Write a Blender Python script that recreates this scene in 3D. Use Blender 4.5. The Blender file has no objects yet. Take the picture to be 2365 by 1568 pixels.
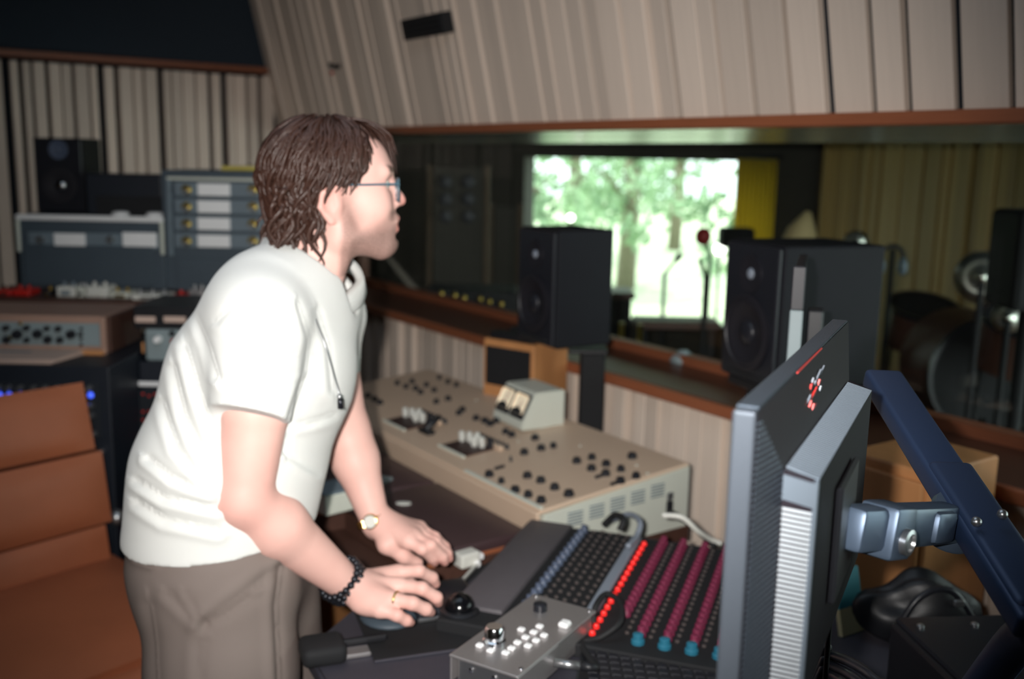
import bpy, bmesh, math, random
import numpy as np
from mathutils import Vector, Matrix

random.seed(7)
rng = np.random.default_rng(7)
S = bpy.context.scene
COL = S.collection

# ------------------------------------------------------------------ camera, world, lights, exposure
IMG_W, IMG_H = 2365.0, 1568.0
FPX = 2300.0
CX, CY = 1182.5, 784.0
CAM = Vector((0, 0, 1.62))
RCAM = Matrix.Rotation(math.radians(90 - 10.3), 3, 'X') @ Matrix.Rotation(0.02, 3, 'Z')
cam_data = bpy.data.cameras.new('camera')
cam_data.sensor_width = 36.0
cam_data.lens = FPX / IMG_W * 36.0
cam_data.dof.use_dof = True
cam_data.dof.focus_distance = 1.15
cam_data.dof.aperture_fstop = 3.3
cam_data.clip_start = 0.02
cam = bpy.data.objects.new('camera', cam_data)
cam.matrix_world = Matrix.Translation(CAM) @ RCAM.to_4x4()
COL.objects.link(cam)
S.camera = cam

S.view_settings.view_transform = 'Standard'
S.view_settings.look = 'None'
S.view_settings.gamma = 1.0
S.view_settings.use_curve_mapping = False
S.view_settings.exposure = 0.0
S.cycles.max_bounces = 5
S.cycles.diffuse_bounces = 3
S.cycles.glossy_bounces = 3
S.cycles.transmission_bounces = 2
S.cycles.transparent_max_bounces = 8

world = bpy.data.worlds.new('daylight_sky')
S.world = world
world.use_nodes = True
wn = world.node_tree.nodes
wl = world.node_tree.links
wbg = wn['Background']
wbg.inputs['Color'].default_value = (0.86, 1.0, 0.97, 1)
wbg.inputs['Strength'].default_value = 3.2

sun_d = bpy.data.lights.new('sun', 'SUN')
sun_d.energy = 5.0
sun_d.angle = 0.01
sun_d.color = (1.0, 0.97, 0.9)
sun = bpy.data.objects.new('sun', sun_d)
sun.rotation_euler = (math.radians(28), math.radians(-24), 0)
sun.location = (2, 14, 9)
COL.objects.link(sun)

# the camera's own flash, a hand's width left of the lens
fl_d = bpy.data.lights.new('camera_flash', 'SPOT')
fl_d.energy = 204.0
fl_d.shadow_soft_size = 0.016
fl_d.spot_size = math.radians(69)
fl_d.spot_blend = 1.0
fl_d.color = (1.0, 0.965, 0.93)
fl = bpy.data.objects.new('camera_flash', fl_d)
fl.matrix_world = Matrix.Translation(CAM + RCAM @ Vector((-0.075, 0.035, 0.0))) @ RCAM.to_4x4()
COL.objects.link(fl)

# dim bluish fill added out of view under the control room ceiling
rl_d = bpy.data.lights.new('ceiling_fill', 'AREA')
rl_d.energy = 9.0
rl_d.shape = 'RECTANGLE'
rl_d.size = 1.8
rl_d.size_y = 1.2
rl_d.color = (0.72, 0.86, 1.0)
rl = bpy.data.objects.new('ceiling_fill', rl_d)
rl.location = (-0.5, 1.5, 2.93)
COL.objects.link(rl)

# ------------------------------------------------------------------ geometry of the picture -> points in the room
def ray(px, py):
    return RCAM @ Vector(((px - CX) / FPX, -(py - CY) / FPX, -1.0))
def at(px, py, dep):
    return CAM + ray(px, py) * dep
def onz(px, py, z):
    d = ray(px, py)
    return CAM + d * ((z - CAM.z) / d.z)
def ony(px, py, y):
    d = ray(px, py)
    return CAM + d * (y / d.y)
def onplane(px, py, p0, n):
    d = ray(px, py)
    return CAM + d * ((Vector(p0) - CAM).dot(n) / d.dot(n))

# ------------------------------------------------------------------ materials
def lin(c):
    return c / 12.92 if c <= 0.04045 else ((c + 0.055) / 1.055) ** 2.4
def rgb(r, g, b):
    return (lin(r / 255), lin(g / 255), lin(b / 255), 1.0)
MATS = {}
def mat(name, col, rough=0.5, metal=0.0, var=0.12, scale=12.0, bump=0.0, bscale=200.0, stretch=None,
        emit=0.0, rand=0.0, coat=0.0, spec=0.5, sheen=0.0):
    m = bpy.data.materials.new(name)
    m.use_nodes = True
    nt = m.node_tree
    N, L = nt.nodes, nt.links
    p = N['Principled BSDF']
    p.inputs['Roughness'].default_value = rough
    p.inputs['Metallic'].default_value = metal
    p.inputs['Coat Weight'].default_value = coat
    p.inputs['Specular IOR Level'].default_value = spec
    p.inputs['Sheen Weight'].default_value = sheen
    tc = N.new('ShaderNodeTexCoord')
    vec = tc.outputs['Object']
    if stretch:
        mp = N.new('ShaderNodeMapping')
        mp.inputs['Scale'].default_value = stretch
        L.new(vec, mp.inputs['Vector'])
        vec = mp.outputs['Vector']
    nz = N.new('ShaderNodeTexNoise')
    nz.inputs['Scale'].default_value = scale
    nz.inputs['Detail'].default_value = 4
    L.new(vec, nz.inputs['Vector'])
    mx = N.new('ShaderNodeMix')
    mx.data_type = 'RGBA'
    c = col if len(col) == 4 else (*col, 1)
    mx.inputs[6].default_value = (c[0] * (1 - var), c[1] * (1 - var), c[2] * (1 - var), 1)
    mx.inputs[7].default_value = (min(1, c[0] * (1 + var)), min(1, c[1] * (1 + var)), min(1, c[2] * (1 + var)), 1)
    L.new(nz.outputs['Fac'], mx.inputs[0])
    out = mx.outputs[2]
    if rand:
        oi = N.new('ShaderNodeObjectInfo')
        mr = N.new('ShaderNodeMapRange')
        mr.inputs['To Min'].default_value = 1 - rand
        mr.inputs['To Max'].default_value = 1 + rand
        L.new(oi.outputs['Random'], mr.inputs['Value'])
        hs = N.new('ShaderNodeHueSaturation')
        L.new(mr.outputs['Result'], hs.inputs['Value'])
        L.new(out, hs.inputs['Color'])
        out = hs.outputs['Color']
    L.new(out, p.inputs['Base Color'])
    if bump:
        n2 = N.new('ShaderNodeTexNoise')
        n2.inputs['Scale'].default_value = bscale
        n2.inputs['Detail'].default_value = 2
        L.new(vec, n2.inputs['Vector'])
        bp = N.new('ShaderNodeBump')
        bp.inputs['Strength'].default_value = bump
        bp.inputs['Distance'].default_value = 0.002
        L.new(n2.outputs['Fac'], bp.inputs['Height'])
        L.new(bp.outputs['Normal'], p.inputs['Normal'])
    if emit:
        L.new(out, p.inputs['Emission Color'])
        p.inputs['Emission Strength'].default_value = emit
    MATS[name] = m
    return m

mat('slat_wood', rgb(226, 208, 192), 0.6, var=0.10, scale=3, stretch=(30, 30, 1.2), bump=0.1, bscale=60, rand=0.13)
mat('slat_live', rgb(180, 154, 95), 0.6, var=0.15, scale=3, stretch=(30, 30, 1.2), rand=0.2)
mat('backing_black', rgb(22, 27, 34), 0.9, var=0.2)
mat('fabric_navy', rgb(42, 52, 62), 0.95, var=0.15, scale=60, bump=0.3)
mat('trim_wood', rgb(149, 88, 59), 0.45, var=0.2, scale=4, stretch=(2, 2, 30))
mat('ledge_wood', rgb(88, 55, 42), 0.35, var=0.25, scale=5, stretch=(4, 12, 4))
mat('cab_wood', rgb(199, 140, 90), 0.45, var=0.15, scale=5, stretch=(6, 6, 1))
mat('brown_wood', rgb(133, 78, 52), 0.45, var=0.2, scale=5, stretch=(1, 6, 6))
mat('rack_wood', rgb(168, 135, 119), 0.5, var=0.15, scale=5, stretch=(1, 8, 8))
mat('dark_wood', rgb(78, 52, 43), 0.5, var=0.25, scale=5, stretch=(2, 9, 9))
mat('floor_wood', rgb(96, 66, 48), 0.5, var=0.25, scale=3, stretch=(1, 9, 1))
mat('ceiling_dark', rgb(40, 46, 52), 0.9, var=0.1)
mat('reveal_paint', rgb(120, 124, 112), 0.22, var=0.05)
mat('wall_dark', rgb(52, 50, 44), 0.85, var=0.15)
mat('wall_brown', rgb(74, 58, 40), 0.7, var=0.2)
mat('black_plastic', rgb(26, 27, 31), 0.45, var=0.15, bump=0.05, bscale=600)
mat('black_satin', rgb(34, 35, 41), 0.32, var=0.1)
mat('black_matte', rgb(20, 21, 24), 0.8, var=0.15)
mat('speaker_black', rgb(26, 27, 32), 0.6, var=0.12, spec=0.15, bump=0.08, bscale=400)
mat('speaker_cone', rgb(32, 31, 37), 0.5, var=0.1)
mat('desk_black', rgb(59, 58, 67), 0.55, var=0.12, scale=40, bump=0.08, bscale=500)
mat('rubber', rgb(22, 22, 24), 0.7)
mat('beige_enamel', rgb(211, 185, 161), 0.42, var=0.05, scale=6, bump=0.03, bscale=300)
mat('grey_enamel', rgb(206, 209, 197), 0.4, var=0.05)
mat('grey_dark_enamel', rgb(112, 126, 135), 0.45, var=0.08)
mat('blue_grey_panel', rgb(66, 78, 88), 0.55, var=0.1)
mat('panel_teal', rgb(135, 149, 152), 0.5, var=0.08)
mat('rack_navy', rgb(24, 30, 40), 0.5, var=0.15)
mat('label_white', rgb(242, 242, 242), 0.55, var=0.05)
mat('paper', rgb(206, 180, 166), 0.75, var=0.06)
mat('white_plastic', rgb(214, 214, 206), 0.4, var=0.04)
mat('silver', rgb(176, 178, 180), 0.32, 0.9, var=0.08, scale=30)
mat('silver_paint', rgb(81, 88, 97), 0.38, 0.55, var=0.06, scale=400)
mat('silver_box', rgb(176, 172, 172), 0.38, 0.75, var=0.06, scale=200)
mat('chrome', rgb(225, 228, 232), 0.12, 1.0, var=0.02)
mat('brass', rgb(206, 176, 92), 0.28, 1.0, var=0.08)
mat('cymbal', rgb(236, 238, 226), 0.3, 1.0, var=0.08)
mat('gold', rgb(214, 184, 118), 0.22, 1.0, var=0.04)
mat('leather_tan', rgb(168, 98, 66), 0.5, var=0.12, scale=9, bump=0.25, bscale=160)
mat('leather_dark', rgb(67, 50, 52), 0.42, var=0.15, scale=12, bump=0.2, bscale=220)
mat('red_plastic', rgb(196, 36, 28), 0.45, var=0.1)
mat('red_led', rgb(255, 40, 36), 0.35, emit=0.3, var=0.05)
mat('blue_led', rgb(70, 100, 255), 0.3, emit=1.2, var=0.05)
mat('purple_knob', rgb(118, 36, 66), 0.5, var=0.1)
mat('teal_knob', rgb(40, 110, 134), 0.4, var=0.06)
mat('knob_black', rgb(30, 32, 38), 0.35, var=0.1)
mat('knob_dots', rgb(82, 74, 72), 0.35, var=0.1)
mat('slate_knob', rgb(82, 92, 112), 0.35, var=0.1)
mat('bar_grey', rgb(134, 142, 154), 0.45, var=0.05)
mat('meter_face', rgb(252, 234, 204), 0.5, var=0.03, emit=0.22)
mat('teal_cover', rgb(70, 152, 166), 0.5, var=0.05)
mat('cream_cover', rgb(214, 204, 160), 0.5, var=0.05)
mat('yellow_plastic', rgb(236, 200, 74), 0.4)
mat('blue_plastic', rgb(48, 130, 170), 0.4)
mat('arm_blue', rgb(45, 62, 93), 0.5, 0.35, var=0.06)
mat('arm_grey', rgb(88, 104, 124), 0.4, 0.5, var=0.06)
mat('monitor_black', rgb(30, 25, 32), 0.62, var=0.12, spec=0.15, bump=0.1, bscale=700)
mat('monitor_flange', rgb(64, 74, 85), 0.42, 0.3, var=0.08, bump=0.3, bscale=500)
mat('vent_fin', rgb(118, 130, 142), 0.35, 0.6, var=0.06)
mat('screen_glass', rgb(12, 13, 16), 0.15)
mat('logo_red', rgb(236, 62, 56), 0.45)
mat('curtain_yellow', rgb(212, 190, 84), 0.8, var=0.06, sheen=0.2)
def add_translucency(name, col, f):
    m = MATS[name]; N, L = m.node_tree.nodes, m.node_tree.links
    t = N.new('ShaderNodeBsdfTranslucent'); t.inputs['Color'].default_value = col
    mx = N.new('ShaderNodeMixShader'); mx.inputs[0].default_value = f
    L.new(N['Principled BSDF'].outputs[0], mx.inputs[1]); L.new(t.outputs[0], mx.inputs[2])
    L.new(mx.outputs[0], N['Material Output'].inputs['Surface'])
add_translucency('curtain_yellow', rgb(232, 208, 104), 0.7)
mat('folder_yellow', rgb(200, 184, 90), 0.6, var=0.06)
mat('beige_cloth', rgb(200, 180, 132), 0.85, var=0.08)
mat('leaf', rgb(150, 178, 142), 0.6, var=0.25, rand=0.15)
mat('bark', rgb(120, 112, 96), 0.9, var=0.25)
mat('lawn', rgb(198, 206, 176), 0.9, var=0.15)
mat('mic_red', rgb(150, 36, 36), 0.5)
mat('glint_glow', rgb(255, 252, 244), 0.3, emit=6.0, var=0.0)  # glow of the added globes that stand in for glints
mat('shirt_white', rgb(226, 227, 223), 0.85, var=0.015, scale=20, bump=0.22, bscale=900, sheen=0.15)
mat('trouser', rgb(124, 112, 106), 0.8, var=0.06, scale=14, bump=0.15, bscale=1200)
mat('trouser_dark', rgb(88, 78, 76), 0.85)
mat('hair_brown', rgb(60, 38, 30), 0.42, var=0.35, scale=60, bump=0.5, bscale=350)
mat('shoe_brown', rgb(74, 50, 38), 0.45)
mat('frame_blue', rgb(70, 100, 114), 0.25, var=0.05)
mat('bead_black', rgb(38, 40, 46), 0.25, 0.5)
mat('vent_bright', rgb(176, 184, 190), 0.4, 0.3, var=0.05)
mat('wrist_grey', rgb(84, 80, 84), 0.5, var=0.1, scale=40, bump=0.1, bscale=500)
mat('magenta', rgb(150, 24, 104), 0.5)

def mat_glass(name, tint=(0.93, 0.97, 0.95, 1)):
    m = bpy.data.materials.new(name)
    m.use_nodes = True
    N, L = m.node_tree.nodes, m.node_tree.links
    N.remove(N['Principled BSDF'])
    tr = N.new('ShaderNodeBsdfTransparent')
    tr.inputs['Color'].default_value = tint
    gl = N.new('ShaderNodeBsdfGlossy')
    gl.inputs['Roughness'].default_value = 0.02
    lw = N.new('ShaderNodeLayerWeight')
    lw.inputs['Blend'].default_value = 0.5
    pw = N.new('ShaderNodeMath'); pw.operation = 'POWER'; pw.inputs[1].default_value = 5.0
    fr = N.new('ShaderNodeMath'); fr.operation = 'MULTIPLY_ADD'
    fr.inputs[1].default_value = 0.9; fr.inputs[2].default_value = 0.045
    L.new(lw.outputs['Facing'], pw.inputs[0]); L.new(pw.outputs[0], fr.inputs[0])
    mx = N.new('ShaderNodeMixShader')
    L.new(fr.outputs[0], mx.inputs[0])
    L.new(tr.outputs[0], mx.inputs[1])
    L.new(gl.outputs[0], mx.inputs[2])
    L.new(mx.outputs[0], N['Material Output'].inputs['Surface'])
    MATS[name] = m
mat_glass('window_glass')
mat_glass('lens_glass', (0.9, 0.95, 0.97, 1))

def mat_skin():
    m = bpy.data.materials.new('skin')
    m.use_nodes = True
    N, L = m.node_tree.nodes, m.node_tree.links
    p = N['Principled BSDF']
    p.inputs['Roughness'].default_value = 0.52
    p.inputs['Specular IOR Level'].default_value = 0.35
    p.inputs['Subsurface Weight'].default_value = 0.0
    p.inputs['Subsurface Radius'].default_value = (0.012, 0.005, 0.003)
    p.inputs['Subsurface Scale'].default_value = 0.5
    tc = N.new('ShaderNodeTexCoord')
    nz = N.new('ShaderNodeTexNoise')
    nz.inputs['Scale'].default_value = 26
    nz.inputs['Detail'].default_value = 5
    L.new(tc.outputs['Object'], nz.inputs['Vector'])
    base = N.new('ShaderNodeMix'); base.data_type = 'RGBA'
    base.inputs[6].default_value = rgb(226, 176, 164)
    base.inputs[7].default_value = rgb(236, 192, 180)
    L.new(nz.outputs['Fac'], base.inputs[0])
    out = base.outputs[2]
    for attr, col in (('redness', rgb(206, 112, 100)), ('stubble', rgb(92, 74, 66)), ('dark', rgb(66, 44, 36))):
        at_ = N.new('ShaderNodeAttribute'); at_.attribute_name = attr
        f = at_.outputs['Fac']
        if attr == 'stubble':
            n3 = N.new('ShaderNodeTexNoise'); n3.inputs['Scale'].default_value = 700
            L.new(tc.outputs['Object'], n3.inputs['Vector'])
            mm = N.new('ShaderNodeMath'); mm.operation = 'MULTIPLY'
            mr = N.new('ShaderNodeMapRange')
            mr.inputs['From Min'].default_value = 0.3; mr.inputs['From Max'].default_value = 0.7
            mr.inputs['To Min'].default_value = 0.55; mr.inputs['To Max'].default_value = 1.0
            L.new(n3.outputs['Fac'], mr.inputs['Value'])
            L.new(f, mm.inputs[0]); L.new(mr.outputs['Result'], mm.inputs[1])
            f = mm.outputs[0]
        mx = N.new('ShaderNodeMix'); mx.data_type = 'RGBA'
        L.new(f, mx.inputs[0]); L.new(out, mx.inputs[6])
        mx.inputs[7].default_value = col
        out = mx.outputs[2]
    L.new(out, p.inputs['Base Color'])
    n2 = N.new('ShaderNodeTexNoise'); n2.inputs['Scale'].default_value = 500
    L.new(tc.outputs['Object'], n2.inputs['Vector'])
    bp = N.new('ShaderNodeBump'); bp.inputs['Strength'].default_value = 0.08; bp.inputs['Distance'].default_value = 0.001
    L.new(n2.outputs['Fac'], bp.inputs['Height']); L.new(bp.outputs['Normal'], p.inputs['Normal'])
    MATS['skin'] = m
mat_skin()

# ------------------------------------------------------------------ mesh helpers
I4 = Matrix.Identity(4)
def frame(o, x, y, z=None):
    x = Vector(x).to_3d().normalized(); y = Vector(y).to_3d().normalized()
    z = Vector(z).normalized() if z is not None else x.cross(y).normalized()
    M = Matrix((( x.x, y.x, z.x, o[0]), (x.y, y.y, z.y, o[1]), (x.z, y.z, z.z, o[2]), (0, 0, 0, 1)))
    return M
def head(deg, o):
    """frame whose x axis points to compass heading deg (0 = away from the camera, 90 = right), z up"""
    a = math.radians(deg)
    x = Vector((math.sin(a), math.cos(a), 0)); y = Vector((-x.y, x.x, 0))
    return frame(o, x, y)
def BM():
    return bmesh.new()
def bx(bm, c, s, bev=0.0, seg=1, M=None):
    r = bmesh.ops.create_cube(bm, size=1.0)
    vs = r['verts']
    T = Matrix.Translation(Vector(c)) @ Matrix.Diagonal((s[0], s[1], s[2], 1))
    if M is not None:
        T = M @ T
    bmesh.ops.transform(bm, matrix=T, verts=vs)
    if bev > 0:
        es = list({e for v in vs for e in v.link_edges})
        bmesh.ops.bevel(bm, geom=es, offset=bev, segments=seg, affect='EDGES', profile=0.5)
def lathe(bm, prof, n=20, M=None, cap=True):
    M = M or I4
    rings = []
    for r, z in prof:
        rings.append([bm.verts.new(M @ Vector((r * math.cos(2 * math.pi * k / n), r * math.sin(2 * math.pi * k / n), z))) for k in range(n)])
    for a, b in zip(rings, rings[1:]):
        for k in range(n):
            bm.faces.new((a[k], a[(k + 1) % n], b[(k + 1) % n], b[k]))
    if cap:
        bm.faces.new(list(reversed(rings[0])))
        bm.faces.new(rings[-1])
def tube(bm, pts, rad, n=8, cap=True, flat=1.0):
    pts = [Vector(p) for p in pts]
    rad = [rad] * len(pts) if isinstance(rad, (int, float)) else rad
    t0 = (pts[1] - pts[0]).normalized()
    u = t0.orthogonal().normalized()
    rings = []
    for i, p in enumerate(pts):
        t = (pts[min(i + 1, len(pts) - 1)] - pts[max(i - 1, 0)]).normalized()
        u = (u - t * u.dot(t)).normalized()
        v = t.cross(u)
        rings.append([bm.verts.new(p + u * (rad[i] * math.cos(2 * math.pi * k / n)) + v * (flat * rad[i] * math.sin(2 * math.pi * k / n))) for k in range(n)])
    for a, b in zip(rings, rings[1:]):
        for k in range(n):
            bm.faces.new((a[k], a[(k + 1) % n], b[(k + 1) % n], b[k]))
    if cap:
        bm.faces.new(list(reversed(rings[0])))
        bm.faces.new(rings[-1])
def ball(bm, c, r, n=14, m=9, M=None):
    T = Matrix.Translation(Vector(c)) @ Matrix.Diagonal((*( (r, r, r) if isinstance(r, (int, float)) else r), 1))
    if M is not None:
        T = M @ T
    bmesh.ops.create_uvsphere(bm, u_segments=n, v_segments=m, radius=1.0, matrix=T)
def prism(bm, poly, vec, bev=0.0):
    vec = Vector(vec)
    a = [bm.verts.new(Vector(p)) for p in poly]
    b = [bm.verts.new(Vector(p) + vec) for p in poly]
    n = len(a)
    fs = [bm.faces.new(list(reversed(a))), bm.faces.new(b)]
    for k in range(n):
        fs.append(bm.faces.new((a[k], a[(k + 1) % n], b[(k + 1) % n], b[k])))
    bmesh.ops.recalc_face_normals(bm, faces=fs)
    if bev:
        es = list({e for v in a + b for e in v.link_edges})
        bmesh.ops.bevel(bm, geom=es, offset=bev, segments=2, affect='EDGES')
def spline(pts, n=8):
    pts = [Vector(p) for p in pts]
    out = []
    for i in range(len(pts) - 1):
        p0 = pts[max(i - 1, 0)]; p1 = pts[i]; p2 = pts[i + 1]; p3 = pts[min(i + 2, len(pts) - 1)]
        for k in range(n):
            t = k / n
            out.append(0.5 * ((2 * p1) + (p2 - p0) * t + (2 * p0 - 5 * p1 + 4 * p2 - p3) * t * t + (3 * p1 - p0 - 3 * p2 + p3) * t ** 3))
    out.append(pts[-1])
    return out
def obj(name, bm, material, parent=None, smooth=False, M=None, label=None):
    me = bpy.data.meshes.new(name)
    if smooth:
        for f in bm.faces:
            f.smooth = True
    bm.to_mesh(me); bm.free()
    me.materials.append(MATS[material])
    if smooth == 'auto':
        me.set_sharp_from_angle(angle=math.radians(40))
    o = bpy.data.objects.new(name, me)
    COL.objects.link(o)
    if parent is not None:
        o.parent = parent
    if M is not None:
        o.matrix_local = M
    if label:
        o['label'] = label
    return o
def link(name, me, parent=None, M=None, material=None):
    o = bpy.data.objects.new(name, me)
    COL.objects.link(o)
    if parent is not None:
        o.parent = parent
    if M is not None:
        o.matrix_local = M
    return o
def tag(o, label, cat, group=None, kind=None):
    o['label'] = label
    o['category'] = cat
    if group:
        o['group'] = group
    if kind:
        o['kind'] = kind
    return o
def thing(name, label, cat, M=None, group=None):
    o = bpy.data.objects.new(name, None)
    o.empty_display_size = 0.05
    COL.objects.link(o)
    o.matrix_world = M if M is not None else I4
    return tag(o, label, cat, group)
def struct(name, bm, material, parent=None, M=None, smooth=False):
    o = obj(name, bm, material, parent, smooth, M)
    if parent is None:
        o['kind'] = 'structure'
    return o
def part(name, material, parent, fn, smooth=False, label=None, M=None):
    bm = BM(); fn(bm)
    return obj(name, bm, material, parent, smooth, M, label)
def mesh_of(fn, material, smooth=False):
    bm = BM(); fn(bm)
    me = bpy.data.meshes.new('shared')
    if smooth:
        for f in bm.faces:
            f.smooth = True
    bm.to_mesh(me); bm.free()
    me.materials.append(MATS[material])
    if smooth == 'auto':
        me.set_sharp_from_angle(angle=math.radians(40))
    return me
T3 = Matrix.Translation
def quad(bm, a, b, c, d):
    bm.faces.new([bm.verts.new(Vector(p)) for p in (a, b, c, d)])

# ================================================================== the setting
UA = math.radians(35)
U = Vector((-math.sin(UA), math.cos(UA), 0))      # along the window wall, away to the left
V = Vector((math.cos(UA), math.sin(UA), 0))       # through the window into the live room
B0 = onz(1700, 940, 0.97); B0.z = 0
def W(s, t, z):
    return B0 + U * s + V * t + Vector((0, 0, z))
MW = frame(B0, U, V, (0, 0, 1))   # local (s,t,z); left-handed on purpose is avoided below
# right-handed room frame: x = -U (to the right along the wall), y = V, z up ; x = -s
MR = frame(B0, -U, V)
S_L, S_R, T_B, Z_C = 3.21, -3.2, -4.3, 3.05

def slat_row(parent, x0, x1, z0, z1, depth, widths, gaps, material, tfun=None, zfun=None, seed=1, base=None, axis='x'):
    """boards standing side by side along local x, each an object of its own"""
    r = random.Random(seed)
    x = x0
    n = 0
    cache = {}
    while x < x1 - 0.01:
        w = r.choice(widths)
        dp = depth * r.choice((0.6, 0.8, 1.0, 1.15))
        key = (w, round(dp, 4))
        if key not in cache:
            def f(bm, w=w, dp=dp):
                bx(bm, (w / 2, -dp / 2, (z1 - z0) / 2), (w, dp, z1 - z0), 0.0015)
            cache[key] = mesh_of(f, material)
        M = T3((x, 0, z0))
        if base is not None:
            M = base @ M
        link('slat', cache[key], parent, M)
        n += 1
        x += w + r.choice(gaps)
    return n

# floors and ceilings
struct('floor', (lambda bm: (bx(bm, ((-S_R + -S_L) / 2, (T_B + 0.36) / 2, -0.03), (S_L - S_R + 0.3, 0.36 - T_B + 0.1, 0.06)), bm)[1])(BM()), 'floor_wood', M=MR)
struct('ceiling', (lambda bm: (bx(bm, ((-S_R + -S_L) / 2, T_B / 2, Z_C + 0.03), (S_L - S_R + 0.3, 0.2 - T_B, 0.06)), bm)[1])(BM()), 'ceiling_dark', M=MR)

# window wall: low panelled wall, ledge, sloped upper panel
wl_ = struct('wall_window', (lambda bm: (bx(bm, ((-S_R - S_L) / 2, 0.20, 0.465), (S_L - S_R + 0.2, 0.26, 0.93)), bm)[1])(BM()), 'backing_black', M=MR)
slat_row(wl_, -S_L + 0.01, 1.5, 0.02, 0.925, 0.045, (0.03, 0.042, 0.055, 0.07), (0.001, 0.002, 0.004, 0.012), 'slat_wood', seed=3, base=T3((0, 0.07, 0)))
struct('trim_1', (lambda bm: (bx(bm, ((-S_R - S_L) / 2, 0.165, 0.95), (S_L - S_R, 0.34, 0.04), 0.004), bm)[1])(BM()), 'ledge_wood', M=MR)
struct('trim_2', (lambda bm: (bx(bm, ((-S_R - S_L) / 2, -0.012, 0.952), (S_L - S_R, 0.02, 0.034), 0.003), bm)[1])(BM()), 'trim_wood', M=MR)

# upper panel leaning out over the room
LEAN = 0.236
Z_H = 1.737
ZL = (Z_C - Z_H) / math.cos(math.atan(LEAN))
lean_m = T3((0, 0.0, Z_H)) @ Matrix.Rotation(math.atan(LEAN), 4, 'X')
wu = struct('wall_upper', (lambda bm: (bx(bm, ((-S_R - S_L) / 2, 0.05, ZL / 2 + 0.0), (S_L - S_R + 0.02, 0.04, ZL + 0.02), 0, 1, lean_m), bm)[1])(BM()), 'backing_black', M=MR)
# narrow boards to the left, wide ones to the right
slat_row(wu, -S_L - 0.3, -1.0, 0.0, ZL - 0.01, 0.03, (0.035, 0.05, 0.065, 0.08), (0.001, 0.002, 0.003, 0.002, 0.014), 'slat_wood', seed=11, base=lean_m @ T3((0, 0.03, 0)))
slat_row(wu, -1.0, 3.1, 0.0, ZL - 0.01, 0.03, (0.055, 0.09, 0.1, 0.07), (0.004, 0.016, 0.02, 0.024), 'slat_wood', seed=5, base=lean_m @ T3((0, 0.03, 0)))
struct('trim_3', (lambda bm: (bx(bm, ((-S_R - S_L) / 2, 0.01, Z_H - 0.012), (S_L - S_R, 0.06, 0.03), 0.003), bm)[1])(BM()), 'trim_wood', M=MR)
# sloping underside of the window opening
def _rev(bm):
    prism(bm, [(-S_L, 0.04, Z_H - 0.02), (-S_L, 0.42, 1.682), (-S_L, 0.42, 1.80), (-S_L, 0.04, 1.80)], (S_L - S_R, 0, 0))
struct('trim_4', (lambda bm: (_rev(bm), bm)[1])(BM()), 'reveal_paint', M=MR)
def _wa(bm):
    bx(bm, ((-S_R - S_L) / 2, 0.36, 2.46), (S_L - S_R, 0.10, 1.34))
struct('wall_header', (lambda bm: (_wa(bm), bm)[1])(BM()), 'wall_dark', M=MR)

# left wall of slats with dark fabric above
lw = struct('wall_left', (lambda bm: (bx(bm, (-S_L - 0.05, T_B / 2, 1.015), (0.1, -T_B, 2.03)), bm)[1])(BM()), 'backing_black', M=MR)
base = T3((-S_L + 0.01, -2.6, 0)) @ Matrix.Rotation(math.radians(90), 4, 'Z')
slat_row(lw, 0.0, 2.62, 0.02, 2.0, 0.045, (0.03, 0.04, 0.046, 0.055), (0.008, 0.012, 0.02, 0.034), 'slat_wood', seed=21, base=base)
struct('trim_5', (lambda bm: (bx(bm, (-S_L + 0.03, T_B / 2, 2.03), (0.09, -T_B, 0.03), 0.003), bm)[1])(BM()), 'brown_wood', M=MR)
struct('wall_fabric', (lambda bm: (bx(bm, (-S_L - 0.02, T_B / 2, 2.55), (0.06, -T_B, 1.02)), bm)[1])(BM()), 'fabric_navy', M=MR)
struct('wall_back', (lambda bm: (bx(bm, ((-S_R - S_L) / 2, T_B - 0.05, Z_C / 2), (S_L - S_R + 0.2, 0.1, Z_C)), bm)[1])(BM()), 'wall_brown', M=MR)
struct('wall_right', (lambda bm: (bx(bm, (-S_R + 0.05, T_B / 2 + 0.2, Z_C / 2), (0.1, -T_B + 0.4, Z_C)), bm)[1])(BM()), 'wall_brown', M=MR)

# control room window: frame and panes
w1 = struct('window_1', (lambda bm: (bx(bm, ((-S_R - S_L) / 2, 0.30, 0.985), (S_L - S_R, 0.05, 0.03)), bx(bm, (-S_L + 0.35, 0.30, 1.34), (0.06, 0.05, 0.72)), bm)[2])(BM()), 'brown_wood', M=MR)
for xa, xb in ((-2.83, -1.33), (-1.325, 0.48), (0.485, 3.1)):
    part('pane', 'window_glass', w1, lambda bm, xa=xa, xb=xb: quad(bm, (xa, 0.30, 1.0), (xb, 0.30, 1.0), (xb, 0.30, 1.70), (xa, 0.30, 1.70)))

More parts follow.
